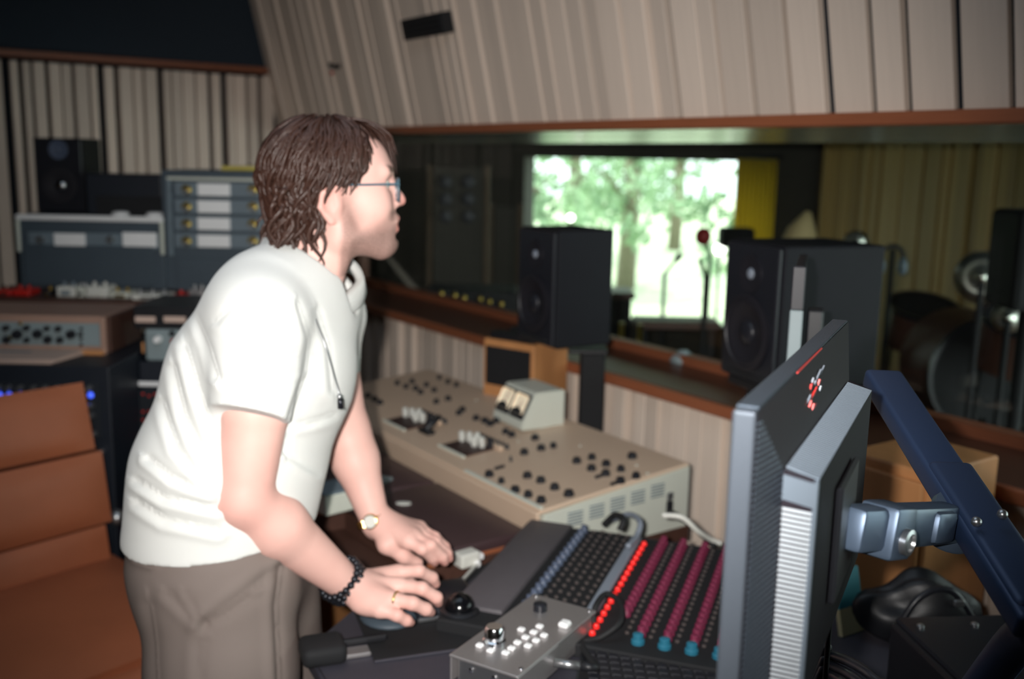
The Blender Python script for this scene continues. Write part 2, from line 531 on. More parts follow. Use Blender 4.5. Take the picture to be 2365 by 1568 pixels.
# ------------------------------------------------------------------ the live room beyond
FA = Vector((-2.3, 8.0, 0)); FB = Vector((1.86, 6.35, 0)); FC = ony(2420, 500, 4.4); FC.z = 0
fx = (FB - FA).normalized(); FL = (FB - FA).length
MF = frame(FA, fx, Vector((-fx.y, fx.x, 0)))
fn = Vector((-fx.y, fx.x, 0))
def onfar(px, py):
    return MF.inverted() @ onplane(px, py, FA, fn)
wa = onfar(1212, 362); wb = onfar(1790, 374); wbot = onfar(1450, 752).z
wx0, wx1, wtop = wa.x, wb.x, (wa.z + wb.z) / 2
LZ = 2.5
struct('floor_live', (lambda bm: (prism(bm, [W(S_L + 0.6, 0.3, -0.06), W(-4.5, 0.3, -0.06), FC + Vector((1.5, -1, -0.06)), FC + Vector((.3, .3, -0.06)), FB + Vector((0.3, 0.3, -0.06)), FA + Vector((-0.3, 0.3, -0.06))], (0, 0, 0.06)), bm)[1])(BM()), 'floor_wood')
struct('ceiling_live', (lambda bm: (prism(bm, [W(S_L + 0.6, 0.3, LZ), W(-4.5, 0.3, LZ), FC + Vector((1.5, -1, LZ)), FC + Vector((.3, .3, LZ)), FB + Vector((0.3, 0.3, LZ)), FA + Vector((-0.3, 0.3, LZ))], (0, 0, 0.06)), bm)[1])(BM()), 'ceiling_dark')
def _far(bm):
    bx(bm, (wx0 / 2, 0.1, LZ / 2), (wx0, 0.2, LZ))
    bx(bm, ((wx1 + FL) / 2 + 0.1, 0.1, LZ / 2), (FL - wx1 + 0.2, 0.2, LZ))
    bx(bm, ((wx0 + wx1) / 2, 0.1, (wtop + LZ) / 2), (wx1 - wx0, 0.2, LZ - wtop))
    bx(bm, ((wx0 + wx1) / 2, 0.1, wbot / 2), (wx1 - wx0, 0.2, wbot))
struct('wall_far', (lambda bm: (_far(bm), bm)[1])(BM()), 'wall_dark', M=MF)
w2 = struct('window_2', (lambda bm: (bx(bm, ((wx0 + wx1) / 2, 0.06, wbot + 0.02), (wx1 - wx0, 0.1, 0.04)), bm)[1])(BM()), 'wall_dark', M=MF)
part('pane', 'window_glass', w2, lambda bm: quad(bm, (wx0, 0.1, wbot), (wx1, 0.1, wbot), (wx1, 0.1, wtop), (wx0, 0.1, wtop)))
# slatted side wall
sx = (FC - FB); SLEN = sx.length; sx.normalize()
MS = frame(FB, sx, Vector((-sx.y, sx.x, 0)))
lv = struct('wall_live', (lambda bm: (bx(bm, (SLEN / 2 + 0.3, 0.1, LZ / 2), (SLEN + 0.8, 0.12, LZ)), bm)[1])(BM()), 'wall_brown', M=MS)
slat_row(lv, 0.12, SLEN + 0.5, 0.02, 1.86, 0.04, (0.05, 0.07, 0.09), (0.006, 0.012, 0.02), 'slat_live', seed=31, base=T3((0, 0.05, 0)))
struct('trim_6', (lambda bm: (bx(bm, (SLEN / 2 + 0.3, 0.0, 2.1), (SLEN + 0.6, 0.12, 0.46)), bm)[1])(BM()), 'backing_black', M=MS)
# dark side wall at the left end of the live room
lwa = W(S_L + 0.14, 0.12, 0)
sd = (FA - lwa); sl = sd.length; sd.normalize()
ML = frame(lwa, sd, Vector((-sd.y, sd.x, 0)))
struct('wall_live_left', (lambda bm: (bx(bm, (sl / 2, 0.06, LZ / 2), (sl + 0.3, 0.1, LZ)), bm)[1])(BM()), 'wall_brown', M=ML)
struct('wall_live_right', (lambda bm: (prism(bm, [FC + Vector((0.2, -0.1, 0)), FC + Vector((1.4, -1.3, 0)), FC + Vector((1.5, -1.2, 0)), FC + Vector((.3, 0, 0))], (0, 0, LZ)), bm)[1])(BM()), 'wall_brown')

# outdoors: lawn and trees
struct('ground', (lambda bm: (bx(bm, (0.5, 28, -0.16), (60, 40, 0.1)), bm)[1])(BM()), 'lawn')
def tree(px, Y, h, rad, label, seed):
    r = random.Random(seed)
    p = ony(px, 500, Y); p.z = -0.11
    t = thing('tree', label, 'tree', T3(p), 'trees outside the live room window')
    tr = part('trunk', 'bark', t, lambda bm: tube(bm, [(0, 0, 0), (0.05, 0.0, h * 0.3), (-0.05, 0.02, h * 0.6), (0.02, 0, h * 0.85)], [0.14, 0.11, 0.08, 0.03], 8), smooth=True)
    for k in range(5):
        a = r.uniform(0, 6.28); hh = h * r.uniform(0.22, 0.6)
        part('branch', 'bark', tr, lambda bm: tube(bm, [(0, 0, hh), (math.cos(a) * rad * .5, math.sin(a) * rad * .5, hh + .35), (math.cos(a) * rad * .9, math.sin(a) * rad * .9, hh + .5)], [0.05, 0.035, 0.012], 6), smooth=True)
    def leaves(bm):
        for c in range(34):
            a = r.uniform(0, 6.28); q = rad * math.sqrt(r.random()); zc = h * r.uniform(0.12, 1.0)
            cc = Vector((q * math.cos(a), q * math.sin(a), zc)); cr = r.uniform(0.25, 0.55)
            for _ in range(52):
                d = Vector((r.gauss(0, 1), r.gauss(0, 1), r.gauss(0, 1))).normalized() * cr * r.random() ** 0.4
                n = Vector((r.gauss(0, 1), r.gauss(0, 1), r.gauss(0, 1))).normalized()
                a1 = n.orthogonal().normalized() * 0.075; a2 = n.cross(a1).normalized() * 0.05
                o = cc + d
                bm.faces.new([bm.verts.new(o - a1), bm.verts.new(o + a2), bm.verts.new(o + a1), bm.verts.new(o - a2)])
    f = part('foliage', 'leaf', t, leaves)
    f['kind'] = 'stuff'
tree(1170, 10.6, 4.4, 0.62, 'leafy green tree at the left edge of the far window', 1)
tree(1320, 16.6, 5.0, 0.8, 'leafy tree seen just above the left studio loudspeaker', 2)
tree(1450, 13.6, 4.6, 0.8, 'leafy tree in the middle of the far window', 3)
tree(1560, 19.8, 5.4, 0.9, 'tree behind the others, right of the middle of the far window', 4)
tree(1720, 10.6, 4.4, 0.62, 'leafy tree at the right edge of the far window', 5)

# ================================================================== furniture and equipment
# ---- shared small parts
def knob_mesh(r, h, material, n=12):
    def f(bm):
        lathe(bm, [(r * 1.0, 0), (r, h * 0.35), (r * 0.82, h * 0.45), (r * 0.78, h * 0.92), (r * 0.6, h)], n)
    return mesh_of(f, material, 'auto')
KN = {}
def knob(parent, x, y, z, r, h, material, M=None, name='knob'):
    k = (r, h, material)
    if k not in KN:
        KN[k] = knob_mesh(r, h, material)
    MM = T3((x, y, z))
    if M is not None:
        MM = M @ MM
    return link(name, KN[k], parent, MM)

# ---- mixing console --------------------------------------------------------
ZF, ZB, ZT = 0.83, 0.868, 0.70          # front edge, back edge, table
P0 = onz(1250, 1180, ZF)
MC = frame((P0.x, P0.y, 0), -U, V)       # x to the right, y towards the window; the console lies at x<0
MCi = MC.inverted()
CL, CD = 1.32, 0.47
slope = math.atan((ZB - ZF) / CD)
con = thing('mixing_console', 'beige vintage mixing console with black knobs between the man and the window', 'mixing console', MC)
def _cb(bm):
    prism(bm, [(0, 0.0, ZT + 0.045), (0, 0.012, ZF - 0.012), (0, CD, ZB - 0.008), (0, CD, ZT), (0, 0.2, ZT), (0, 0.2, ZT + 0.045)], (-CL, 0, 0), 0.002)
part('body', 'grey_enamel', con, _cb)
MTOP = T3((0, 0, ZF)) @ Matrix.Rotation(slope, 4, 'X')    # plane of the top panel
part('top_panel', 'beige_enamel', con, lambda bm: bx(bm, (-CL / 2, CD / 2, -0.006), (CL - 0.004, CD, 0.012), 0.004, 2, MTOP))
part('front_lip', 'beige_enamel', con, lambda bm: bx(bm, (-CL / 2, -0.006, -0.042), (CL - 0.004, 0.012, 0.076), 0.004, 2, MTOP))
part('edge_strip', 'grey_enamel', con, lambda bm: bx(bm, (-0.17, 0.006, 0.003), (0.33, 0.012, 0.006), 0.002, 1, MTOP), label='bright rolled edge')
def top_xy(px, py):
    n = (MC.to_3x3() @ (MTOP.to_3x3() @ Vector((0, 0, 1))))
    p = onplane(px, py, MC @ MTOP @ Vector((0, 0, 0)), n)
    return (MC @ MTOP).inverted() @ p
for px, py, r in ((1130, 1092, .011), (1158, 1108, .008), (1190, 1128, .011), (1220, 1139, .010), (1250, 1152, .011),
                  (1218, 1095, .011), (1249, 1106, .011), (1281, 1122, .011), (1314, 1137, .012),
                  (1332, 1061, .011), (1367, 1053, .010), (1366, 1078, .011), (1400, 1068, .011), (1399, 1090, .011),
                  (1434, 1080, .010), (1433, 1107, .011), (1469, 1096, .010), (1460, 1050, .012),
                  (1211, 1041, .011), (1236, 1007, .011), (1250, 1031, .011), (1278, 1026, .009),
                  (1168, 993, .010), (1182, 1000, .010), (1120, 968, .011), (1132, 975, .011), (1147, 968, .010), (1068, 942, .010), (1060, 950, .009), (1100, 962, .010),
                  (1008, 924, .009), (1035, 917, .010), (1015, 868, .008), (1035, 878, .008), (1054, 885, .008),
                  (918, 881, .009), (938, 889, .009), (952, 877, .009), (960, 893, .010), (972, 902, .009), (985, 885, .009), (1003, 897, .009),
                  (850, 910, .010), (866, 918, .010), (878, 926, .010), (838, 938, .010), (1180, 1058, .004)):
    q = top_xy(px, py + 7)
    knob(con, q.x, q.y, 0, r * 1.12, 0.014, 'knob_black', MTOP)
for px, py in ((1394, 1100), (1430, 1116), (1163, 1080)):
    q = top_xy(px, py)
    part('lever', 'knob_black', con, lambda bm: bx(bm, (0, -0.012, 0.004), (0.005, 0.03, 0.008), 0.001, 1, MTOP @ T3((q.x, q.y, 0))))
for px, py in ((1252, 990), (1340, 1030), (1470, 1075), (1495, 1094), (1100, 925), (1197, 1020)):
    q = top_xy(px, py)
    knob(con, q.x, q.y, 0, 0.0035, 0.003, 'grey_enamel', MTOP, 'screw')
# fader banks: recessed dark plates with white lever caps
for a, b, c, d in (((895, 990), (985, 1002), (1000, 968), (905, 945)), ((1020, 1033), (1052, 1062), (1150, 1035), (1095, 1008))):
    qs = [top_xy(*p) for p in (a, b, c, d)]
    cx = sum(q.x for q in qs) / 4; cy = sum(q.y for q in qs) / 4
    MB_ = MTOP @ T3((cx, cy, 0))
    fb = part('fader_bank', 'dark_wood', con, lambda bm: bx(bm, (0, 0, 0.002), (0.125, 0.095, 0.004), 0.001, 1, MB_))
    part('fader_lip', 'grey_enamel', fb, lambda bm: bx(bm, (0, -0.052, 0.003), (0.135, 0.008, 0.008), 0.002, 1, MB_))
    part('fader_rail', 'beige_enamel', fb, lambda bm: bx(bm, (0.01, 0.056, 0.006), (0.15, 0.014, 0.012), 0.002, 1, MB_))
    for k in range(6):
        x = -0.052 + 0.021 * k
        part('fader_slot', 'knob_black', fb, lambda bm: bx(bm, (x, 0, 0.0035), (0.006, 0.085, 0.004), 0, 1, MB_))
        dy = 0.028 + 0.012 * ((k * 7) % 3 - 1)
        cap_m = 'white_plastic' if k < 5 else 'knob_black'
        part('fader_cap', cap_m, fb, lambda bm: (lathe(bm, [(0.0085, 0), (0.0095, 0.012), (0.008, 0.026), (0.004, 0.029)], 12, MB_ @ T3((x, dy, 0.004)))), smooth='auto')
    for k in range(7):
        knob(fb, -0.05 + 0.022 * k, 0.076, 0, 0.006, 0.014, 'knob_black', MB_)
# black desk microphone socket / talkback lever between the banks
q = top_xy(985, 1000)
MK = MTOP @ T3((q.x, q.y, 0))
tbk = part('talkback_base', 'black_plastic', con, lambda bm: bx(bm, (0, 0, 0.006), (0.062, 0.026, 0.012), 0.004, 2, MK))
part('talkback_lever', 'black_plastic', tbk, lambda bm: tube(bm, spline([MK @ Vector(p) for p in ((0, 0, 0.01), (0.004, 0.02, 0.028), (-0.006, 0.045, 0.036), (-0.03, 0.06, 0.03))], 5), [0.012 - 0.0004 * k for k in range(16)], 8), smooth=True)
# louvres on the right-hand side
for g in range(5):
    for k in range(5):
        yb = 0.10 + g * 0.065
        zt = ZF - 0.030 + yb * (ZB - ZF) / CD - k * 0.0075
        part('louvre', 'grey_dark_enamel', con, lambda bm: bx(bm, (0.001, yb, zt), (0.003, 0.045, 0.0032), 0.0006))
part('side_clip', 'silver', con, lambda bm: bx(bm, (0.004, 0.40, ZB - 0.075), (0.008, 0.02, 0.02), 0.002))
part('side_socket', 'black_plastic', con, lambda bm: bx(bm, (0.005, 0.40, ZB - 0.105), (0.01, 0.018, 0.035), 0.002))
for k in range(3):
    part('foot', 'grey_enamel', con, lambda bm: bx(bm, (-0.05 - k * 0.55, 0.08, ZT + 0.0225), (0.05, 0.06, 0.045), 0.003))
# meter box standing on the console
mq = top_xy(1215, 975)
MV = MC @ T3((mq.x, mq.y, ZF + mq.y * math.tan(slope) + 0.001)) @ Matrix.Rotation(math.radians(-4), 4, 'Z') @ Matrix.Scale(1.2, 4)
vb = thing('meter_box', 'grey metal meter box with two cream dials standing on the console', 'meter', MV)
def _vb(bm):
    prism(bm, [(-0.07, -0.055, 0), (-0.07, -0.055, 0.014), (-0.07, -0.018, 0.088), (-0.07, 0.065, 0.088), (-0.07, 0.065, 0.0)], (0.14, 0, 0), 0.003)
part('housing', 'grey_enamel', vb, _vb)
fa = math.atan2(0.074, 0.037)
MFa = T3((0, -0.0365, 0.051)) @ Matrix.Rotation(fa, 4, 'X')
for sx_ in (-0.033, 0.033):
    bz = part('meter_bezel', 'knob_black', vb, lambda bm: bx(bm, (sx_, 0.001, 0.002), (0.061, 0.064, 0.006), 0.004, 2, MFa))
    part('meter_dial', 'meter_face', bz, lambda bm: bx(bm, (sx_, 0.004, 0.005), (0.050, 0.049, 0.003), 0.006, 2, MFa))
    part('meter_cover', 'knob_black', bz, lambda bm: prism(bm, [MFa @ Vector((sx_ + a, b, 0.0065)) for a, b in ((-0.024, -0.021), (0.024, -0.021), (0.024, -0.012), (0.006, -0.006), (0.0, -0.001), (-0.006, -0.006), (-0.024, -0.012))], MFa.to_3x3() @ Vector((0, 0, 0.002))))
    part('meter_needle', 'knob_black', bz, lambda bm: bx(bm, (sx_ + 0.004, 0.008, 0.007), (0.0012, 0.026, 0.001), 0, 1, MFa @ Matrix.Rotation(-0.25, 4, 'Z')))

# ---- table under the console
tb = thing('console_table', 'brown wooden table carrying the beige console', 'table', MC)
part('tabletop', 'dark_wood', tb, lambda bm: bx(bm, (-CL / 2 - 0.02, 0.04, ZT - 0.02), (CL + 0.04, 0.88, 0.04), 0.004))
part('front_panel', 'cab_wood', tb, lambda bm: bx(bm, (-CL / 2, -0.12, 0.36), (CL - 0.02, 0.02, 0.6), 0.002))
for x in (0.03, -CL + 0.01):
    for y in (-0.27, 0.43):
        part('leg', 'brown_wood', tb, lambda bm: bx(bm, (x, y, ZT / 2 - 0.02), (0.05, 0.05, ZT - 0.04), 0.003))
# ---- leather pads before the console
def pad(x0, x1, dp, label):
    M = MC @ T3(((x0 + x1) / 2, -0.018 - dp / 2, ZT))
    t = thing('armrest_pad', label, 'armrest', M, 'leather pads before the console')
    part('base', 'dark_wood', t, lambda bm: bx(bm, (0, 0, 0.025), (x1 - x0 - 0.004, dp, 0.05), 0.003))
    part('cushion', 'leather_dark', t, lambda bm: bx(bm, (0, 0, 0.066), (x1 - x0 - 0.006, dp - 0.003, 0.032), 0.010, 3), smooth='auto')
    part('stitch_strip', 'trim_wood', t, lambda bm: bx(bm, ((x1 - x0) / 2 - 0.006, 0, 0.054), (0.008, dp, 0.012), 0.002))
    bq = (M.inverted() @ onz(932, 1163, ZT + 0.082)) if x1 > -0.1 else Vector((-(x1 - x0) / 2 + 0.045, -dp / 2 + 0.08, 0))
    part('badge', 'white_plastic', t, lambda bm: lathe(bm, [(1, 0), (1, 0.8), (0.8, 1)], 18, T3((bq.x, bq.y, 0.082)) @ Matrix.Rotation(0.9, 4, 'Z') @ Matrix.Diagonal((0.019, 0.011, 0.003, 1))), smooth='auto', label='white oval badge')
pad(-0.43, -0.012, 0.27, 'dark leather armrest pad nearest the black controller, in front of the console')
pad(-0.87, -0.435, 0.37, 'dark leather armrest pad farther along the console, behind the far arm')
# ---- grey box on the farther pad
g0 = onz(772, 1172, ZT + 0.083)
gb = thing('grey_box', 'small grey metal box lying on the pad between the arms of the man', 'box', head(48, (g0.x, g0.y, ZT + 0.083)))
part('case', 'grey_enamel', gb, lambda bm: bx(bm, (0, 0, 0.025), (0.10, 0.085, 0.05), 0.004, 2))
part('lid', 'grey_dark_enamel', gb, lambda bm: bx(bm, (0, 0, 0.052), (0.102, 0.087, 0.006), 0.002))
g1 = onz(882, 1112, ZT + 0.083)
gw = thing('paper_clip_holder', 'little grey wedge lying on the pad beside the far wrist', 'desk item', head(30, (g1.x, g1.y, ZT + 0.083)))
part('wedge', 'panel_teal', gw, lambda bm: prism(bm, [(-0.02, -0.018, 0), (0.025, -0.018, 0), (0.025, -0.018, 0.008), (-0.02, -0.018, 0.02)], (0, 0.036, 0), 0.002))

# ---- black side desk -------------------------------------------------------
ZD = 0.78
W1 = Vector((math.sin(math.radians(19)), math.cos(math.radians(19)), 0))
W2 = Vector((W1.y, -W1.x, 0))
dk = thing('side_desk', 'black desk wing carrying the controllers in the foreground', 'desk', I4)
dpoly = [onz(703, 1497, ZD), onz(800, 1415, ZD), onz(905, 1345, ZD), onz(1010, 1400, ZD), onz(1240, 1205, ZD), onz(1640, 1262, ZD), Vector((0.95, 1.66, ZD)), Vector((1.2, 1.35, ZD)), Vector((1.2, 1.15, ZD)), Vector((-0.24, 1.28, ZD)), onz(745, 1568, ZD)]
part('desktop', 'desk_black', dk, lambda bm: prism(bm, [p - Vector((0, 0, 0.032)) for p in dpoly], (0, 0, 0.032), 0.006))
for p in ((-0.2, 1.42), (1.1, 1.25), (0.85, 1.6), (0.12, 2.05)):
    part('leg', 'black_plastic', dk, lambda bm: bx(bm, (p[0], p[1], (ZD - 0.03) / 2), (0.05, 0.05, ZD - 0.03), 0.003))
# clamp on its near corner
cp = onz(745, 1520, ZD)
ck = thing('desk_clamp', 'black clamp block at the near left corner of the side desk', 'clamp', head(70, (cp.x, cp.y, ZD)))
part('block', 'black_matte', ck, lambda bm: bx(bm, (0, 0, 0.016), (0.075, 0.07, 0.034), 0.012, 3), smooth='auto')
part('bracket', 'silver_box', ck, lambda bm: bx(bm, (0.055, -0.004, 0.004), (0.05, 0.03, 0.008), 0.002))
part('lever', 'black_plastic', ck, lambda bm: bx(bm, (0.06, 0.02, 0.012), (0.11, 0.012, 0.012), 0.003))

# ---- trackball --------------------------------------------------------------
tc_ = onz(985, 1420, ZD)
MT_ = head(68, (tc_.x, tc_.y, ZD)) @ T3((0.008, 0.028, 0))
tkb = thing('trackball', 'black trackball with a grey palm rest under the right hand', 'trackball', MT_)
part('base', 'black_satin', tkb, lambda bm: bx(bm, (0.03, 0, 0.013), (0.13, 0.125, 0.024), 0.008, 3), smooth='auto')
part('chrome_edge', 'silver', tkb, lambda bm: bx(bm, (0.03, -0.062, 0.008), (0.13, 0.006, 0.008), 0.002))
part('palm_rest', 'blue_grey_panel', tkb, lambda bm: ball(bm, (-0.075, -0.012, 0.004), (0.055, 0.06, 0.016), 20, 10), smooth=True)
def bpos():
    return MT_.inverted() @ onz(1062, 1402, ZD + 0.032)
bp_ = bpos()
part('ring', 'black_plastic', tkb, lambda bm: lathe(bm, [(0.036, 0), (0.037, 0.006), (0.033, 0.009)], 24, T3((bp_.x, bp_.y, 0.022))), smooth='auto')
part('ball', 'screen_glass', tkb, lambda bm: ball(bm, (bp_.x, bp_.y, 0.030), 0.0285, 24, 16), smooth=True, label='glossy black ball')
for yb in (-0.035, 0.035):
    part('button', 'black_satin', tkb, lambda bm: bx(bm, (0.0, yb, 0.026), (0.05, 0.04, 0.005), 0.002))
mm_ = onz(1010, 1455, ZD)
mmat = thing('desk_mat', 'thin black mat under the trackball', 'mat', head(71, (mm_.x + .02, mm_.y + 0.0, ZD)))
part('sheet', 'black_matte', mmat, lambda bm: bx(bm, (0, 0.03, 0.0015), (0.30, 0.22, 0.003), 0.001))
part('hem', 'desk_black', mmat, lambda bm: bx(bm, (0, -0.078, 0.002), (0.30, 0.005, 0.004), 0.001))
# ---- control surface --------------------------------------------------------
o_ = onz(1020, 1400, 0.81)
MQ = frame((o_.x, o_.y, ZD), W2, W1)
cs = thing('control_surface', 'long black control surface with rows of purple knobs and red lit buttons', 'control surface', MQ)
part('body', 'black_matte', cs, lambda bm: bx(bm, (0.265, 0.222, 0.0125), (0.52, 0.525, 0.025), 0.003))
part('wrist_rest', 'wrist_grey', cs, lambda bm: bx(bm, (0.062, 0.252, 0.0165), (0.100, 0.47, 0.033), 0.006, 2), smooth='auto')
part('side_cheek', 'black_matte', cs, lambda bm: bx(bm, (0.205, 0.222, 0.025), (0.10, 0.52, 0.006), 0.002))
part('fader_bar', 'bar_grey', cs, lambda bm: bx(bm, (0.262, 0.27, 0.029), (0.022, 0.40, 0.010), 0.003), label='grey ruler-like bar')
for k in range(18):
    y = 0.0 + k * 0.0275
    knob(cs, 0.143, y, 0.025, 0.0085, 0.017, 'slate_knob')
    if k < 17:
        part('led_button', 'red_led', cs, lambda bm: lathe(bm, [(0.0058, 0), (0.0058, 0.005), (0.004, 0.008)], 10, T3((0.284, y + 0.003, 0.025))), smooth='auto')
btn = mesh_of(lambda bm: bx(bm, (0, 0, 0.002), (0.009, 0.011, 0.004), 0.001), 'knob_dots')
dotm = mesh_of(lambda bm: lathe(bm, [(0.0040, 0), (0.0040, 0.004), (0.0028, 0.005)], 8), 'knob_dots')
for k in range(18):
    for j in range(5):
        link('button', dotm, cs, T3((0.166 + j * 0.0185, 0.0 + k * 0.0275 + (0.006 if j % 2 else 0), 0.0275)))
for ri, xr in enumerate((0.323, 0.365, 0.411, 0.457, 0.503)):
    for k in range(20):
        y = 0.03 + k * 0.0228
        if ri == 0 and k < 3:
            continue
        knob(cs, xr, y, 0.025, 0.0088, 0.019, 'purple_knob')
    for k in range(20):
        link('pointer_dot', dotm, cs, T3((xr + 0.017, 0.03 + k * 0.0228, 0.024)))
    if ri:
        knob(cs, xr, 0.002, 0.025, 0.012, 0.018, 'teal_knob')
# ---- silver desk controller ---------------------------------------------------
b0 = onz(1128, 1532, 0.835)
MX = head(31 - 0, (b0.x, b0.y, ZD))      # x axis runs away from the camera along the unit
sc = thing('monitor_controller', 'silver metal desk controller with buttons and a big chrome knob', 'controller', MX)
TILT = Matrix.Rotation(math.radians(-1.5), 4, 'Y')
def _sc(bm):
    bx(bm, (0.125, 0, 0.030), (0.25, 0.118, 0.050), 0.004, 2)
part('housing', 'silver_box', sc, _sc)
part('top_plate', 'silver_box', sc, lambda bm: bx(bm, (0.118, 0, 0.0575), (0.272, 0.128, 0.005), 0.0022, 2))
part('side_flange', 'silver_box', sc, lambda bm: bx(bm, (0.05, -0.0622, 0.034), (0.13, 0.004, 0.045), 0.0015))
part('side_flange', 'silver_box', sc, lambda bm: bx(bm, (0.05, 0.0622, 0.034), (0.13, 0.004, 0.045), 0.0015))
fp = part('front_plate', 'blue_grey_panel', sc, lambda bm: bx(bm, (0.003, 0, 0.030), (0.006, 0.112, 0.046), 0.001))
for y in (0.032, -0.012):
    part('screw', 'chrome', fp, lambda bm: lathe(bm, [(0.005, 0), (0.005, 0.003), (0.003, 0.004)], 10, T3((0.0, y, 0.034)) @ Matrix.Rotation(math.radians(-90), 4, 'Y')), smooth='auto')
part('volume_knob', 'chrome', sc, lambda bm: lathe(bm, [(0.019, 0), (0.019, 0.006), (0.0165, 0.008), (0.0155, 0.026), (0.013, 0.029)], 24, T3((0.055, 0.024, 0.06))), smooth='auto')
for bxp, byp in ((0.05, -0.012), (0.072, -0.010), (0.072, -0.03), (0.095, -0.012), (0.095, -0.032), (0.115, 0.008), (0.118, -0.014), (0.118, -0.034), (0.142, -0.012), (0.03, 0.036), (0.025, 0.012), (0.032, -0.012)):
    part('button', 'label_white', sc, lambda bm: bx(bm, (bxp, byp, 0.0625), (0.011, 0.012, 0.006), 0.002))
part('toggle', 'label_white', sc, lambda bm: bx(bm, (0.17, -0.045, 0.064), (0.02, 0.018, 0.01), 0.003))
part('level_knob', 'knob_black', sc, lambda bm: lathe(bm, [(0.012, 0), (0.012, 0.012), (0.009, 0.014)], 16, T3((0.20, 0.02, 0.06))), smooth='auto')
for sx_, sy_ in ((0.245, -0.054), (0.005, -0.057), (0.245, 0.054)):
    part('screw', 'chrome', sc, lambda bm: lathe(bm, [(0.004, 0), (0.004, 0.002), (0.002, 0.003)], 10, T3((sx_, sy_, 0.06))), smooth='auto')
jk = part('jack_plug', 'silver', sc, lambda bm: tube(bm, [(0.10, -0.064, 0.030), (0.115, -0.105, 0.030)], 0.0075, 12), smooth=True)
part('jack_sleeve', 'black_plastic', jk, lambda bm: tube(bm, [(0.115, -0.105, 0.030), (0.124, -0.13, 0.029)], [0.0085, 0.006], 12), smooth=True)
# cable from the plug, looping over the control surface
pl = MX @ Vector((0.124, -0.13, 0.029))
cpts = [pl, onz(1345, 1487, ZD + .02), onz(1390, 1470, ZD + .035), onz(1432, 1435, ZD + .055), onz(1430, 1390, ZD + .060), onz(1400, 1372, ZD + .060), onz(1376, 1400, ZD + .055), onz(1370, 1440, ZD + 0.03)]
tag(part('audio_cable', 'rubber', None, lambda bm: tube(bm, spline(cpts, 8), 0.0055, 8), smooth=True), 'black cable looping from the silver controller over the red buttons', 'cable')
# desk keyboard at the bottom edge
kp = onz(1475, 1552, ZD)
MKb = frame((kp.x, kp.y, ZD), W2, W1) @ Matrix.Rotation(math.radians(10), 4, 'Z')
kb = thing('keyboard', 'black computer keyboard at the bottom edge below the control surface', 'keyboard', MKb)
part('case', 'black_plastic', kb, lambda bm: bx(bm, (0.06, -0.035, 0.007), (0.32, 0.13, 0.014), 0.004, 2))
key = mesh_of(lambda bm: prism(bm, [(-0.008, -0.008, 0), (0.008, -0.008, 0), (0.008, 0.008, 0), (-0.008, 0.008, 0)], (0, 0, 0.006), 0.0015), 'black_satin')
for j in range(6):
    for i in range(15):
        link('key', key, kb, T3((-0.082 + i * 0.0195 + j * 0.003, 0.015 - j * 0.0195, 0.014)))

# ---- small things behind the control surface, on the low shelf of the side desk
sh = thing('desk_shelf', 'low black shelf behind the side desk, left of the control surface', 'shelf', I4)
spoly = [onz(905, 1345, ZD), onz(1010, 1400, ZD), onz(1218, 1228, ZD), onz(1150, 1258, ZD), onz(1035, 1318, ZD)]
part('board', 'black_matte', sh, lambda bm: prism(bm, [p - Vector((0, 0, 0.045)) for p in spoly], (0, 0, 0.018), 0.003))
part('support', 'black_matte', sh, lambda bm: prism(bm, [Vector((p.x, p.y, 0)) * 0.4 + Vector((sum(q.x for q in spoly) / 5, sum(q.y for q in spoly) / 5, 0)) * 0.6 for p in spoly], (0, 0, ZD - 0.045)))
ZS = ZD - 0.027
c0 = onz(1078, 1305, ZS)
chg = thing('charger', 'white plastic charger block lying beside the left hand', 'charger', head(52, (c0.x, c0.y, ZS)))
part('block', 'white_plastic', chg, lambda bm: bx(bm, (0, 0, 0.016), (0.05, 0.034, 0.032), 0.005, 2))
part('plug', 'label_white', chg, lambda bm: bx(bm, (0.032, 0.0, 0.014), (0.016, 0.022, 0.014), 0.003))
s0, s1 = onz(1022, 1393, ZD + 0.05), onz(1098, 1306, ZD + 0.05)
stp = thing('white_ruler', 'white plastic strip leaning along the edge of the black wrist rest', 'ruler', I4)
dirv = (s1 - s0).normalized(); side = Vector((-dirv.y, dirv.x, 0)).normalized()
s0z = onz(1018, 1395, ZS + 0.006); s1z = onz(1103, 1302, ZS + 0.006)
part('strip', 'white_plastic', stp, lambda bm: tube(bm, [s0z, (s0z + s1z) / 2, s1z], 0.008, 4, flat=0.5))
part('end_cap', 'label_white', stp, lambda bm: ball(bm, s1z, 0.008, 8, 6), smooth=True)
m0 = onz(1140, 1258, ZS)
mk = thing('marker_pen', 'marker pen with a blue and a yellow end lying behind the wrist rest', 'pen', head(35, (m0.x, m0.y, ZS + 0.009)))
part('barrel', 'blue_plastic', mk, lambda bm: tube(bm, [(-0.022, 0, 0), (0.014, 0, 0)], 0.009, 12), smooth='auto')
part('cap', 'yellow_plastic', mk, lambda bm: tube(bm, [(0.014, 0, 0), (0.04, 0, 0), (0.044, 0, 0)], [0.0095, 0.009, 0.006], 12), smooth='auto')
m1 = onz(1210, 1226, ZD + 0.045)
mk2 = thing('microphone', 'small black pen microphone with a silver head at the tip of the wrist rest', 'microphone', head(38, (m1.x - .02, m1.y, ZS + 0.009)))
part('barrel', 'black_plastic', mk2, lambda bm: tube(bm, [(-0.06, 0, 0), (0.012, 0, 0)], 0.009, 12), smooth='auto')
part('head', 'label_white', mk2, lambda bm: tube(bm, [(0.012, 0, 0), (0.036, 0, 0), (0.041, 0, 0)], [0.0105, 0.0105, 0.006], 12), smooth='auto')

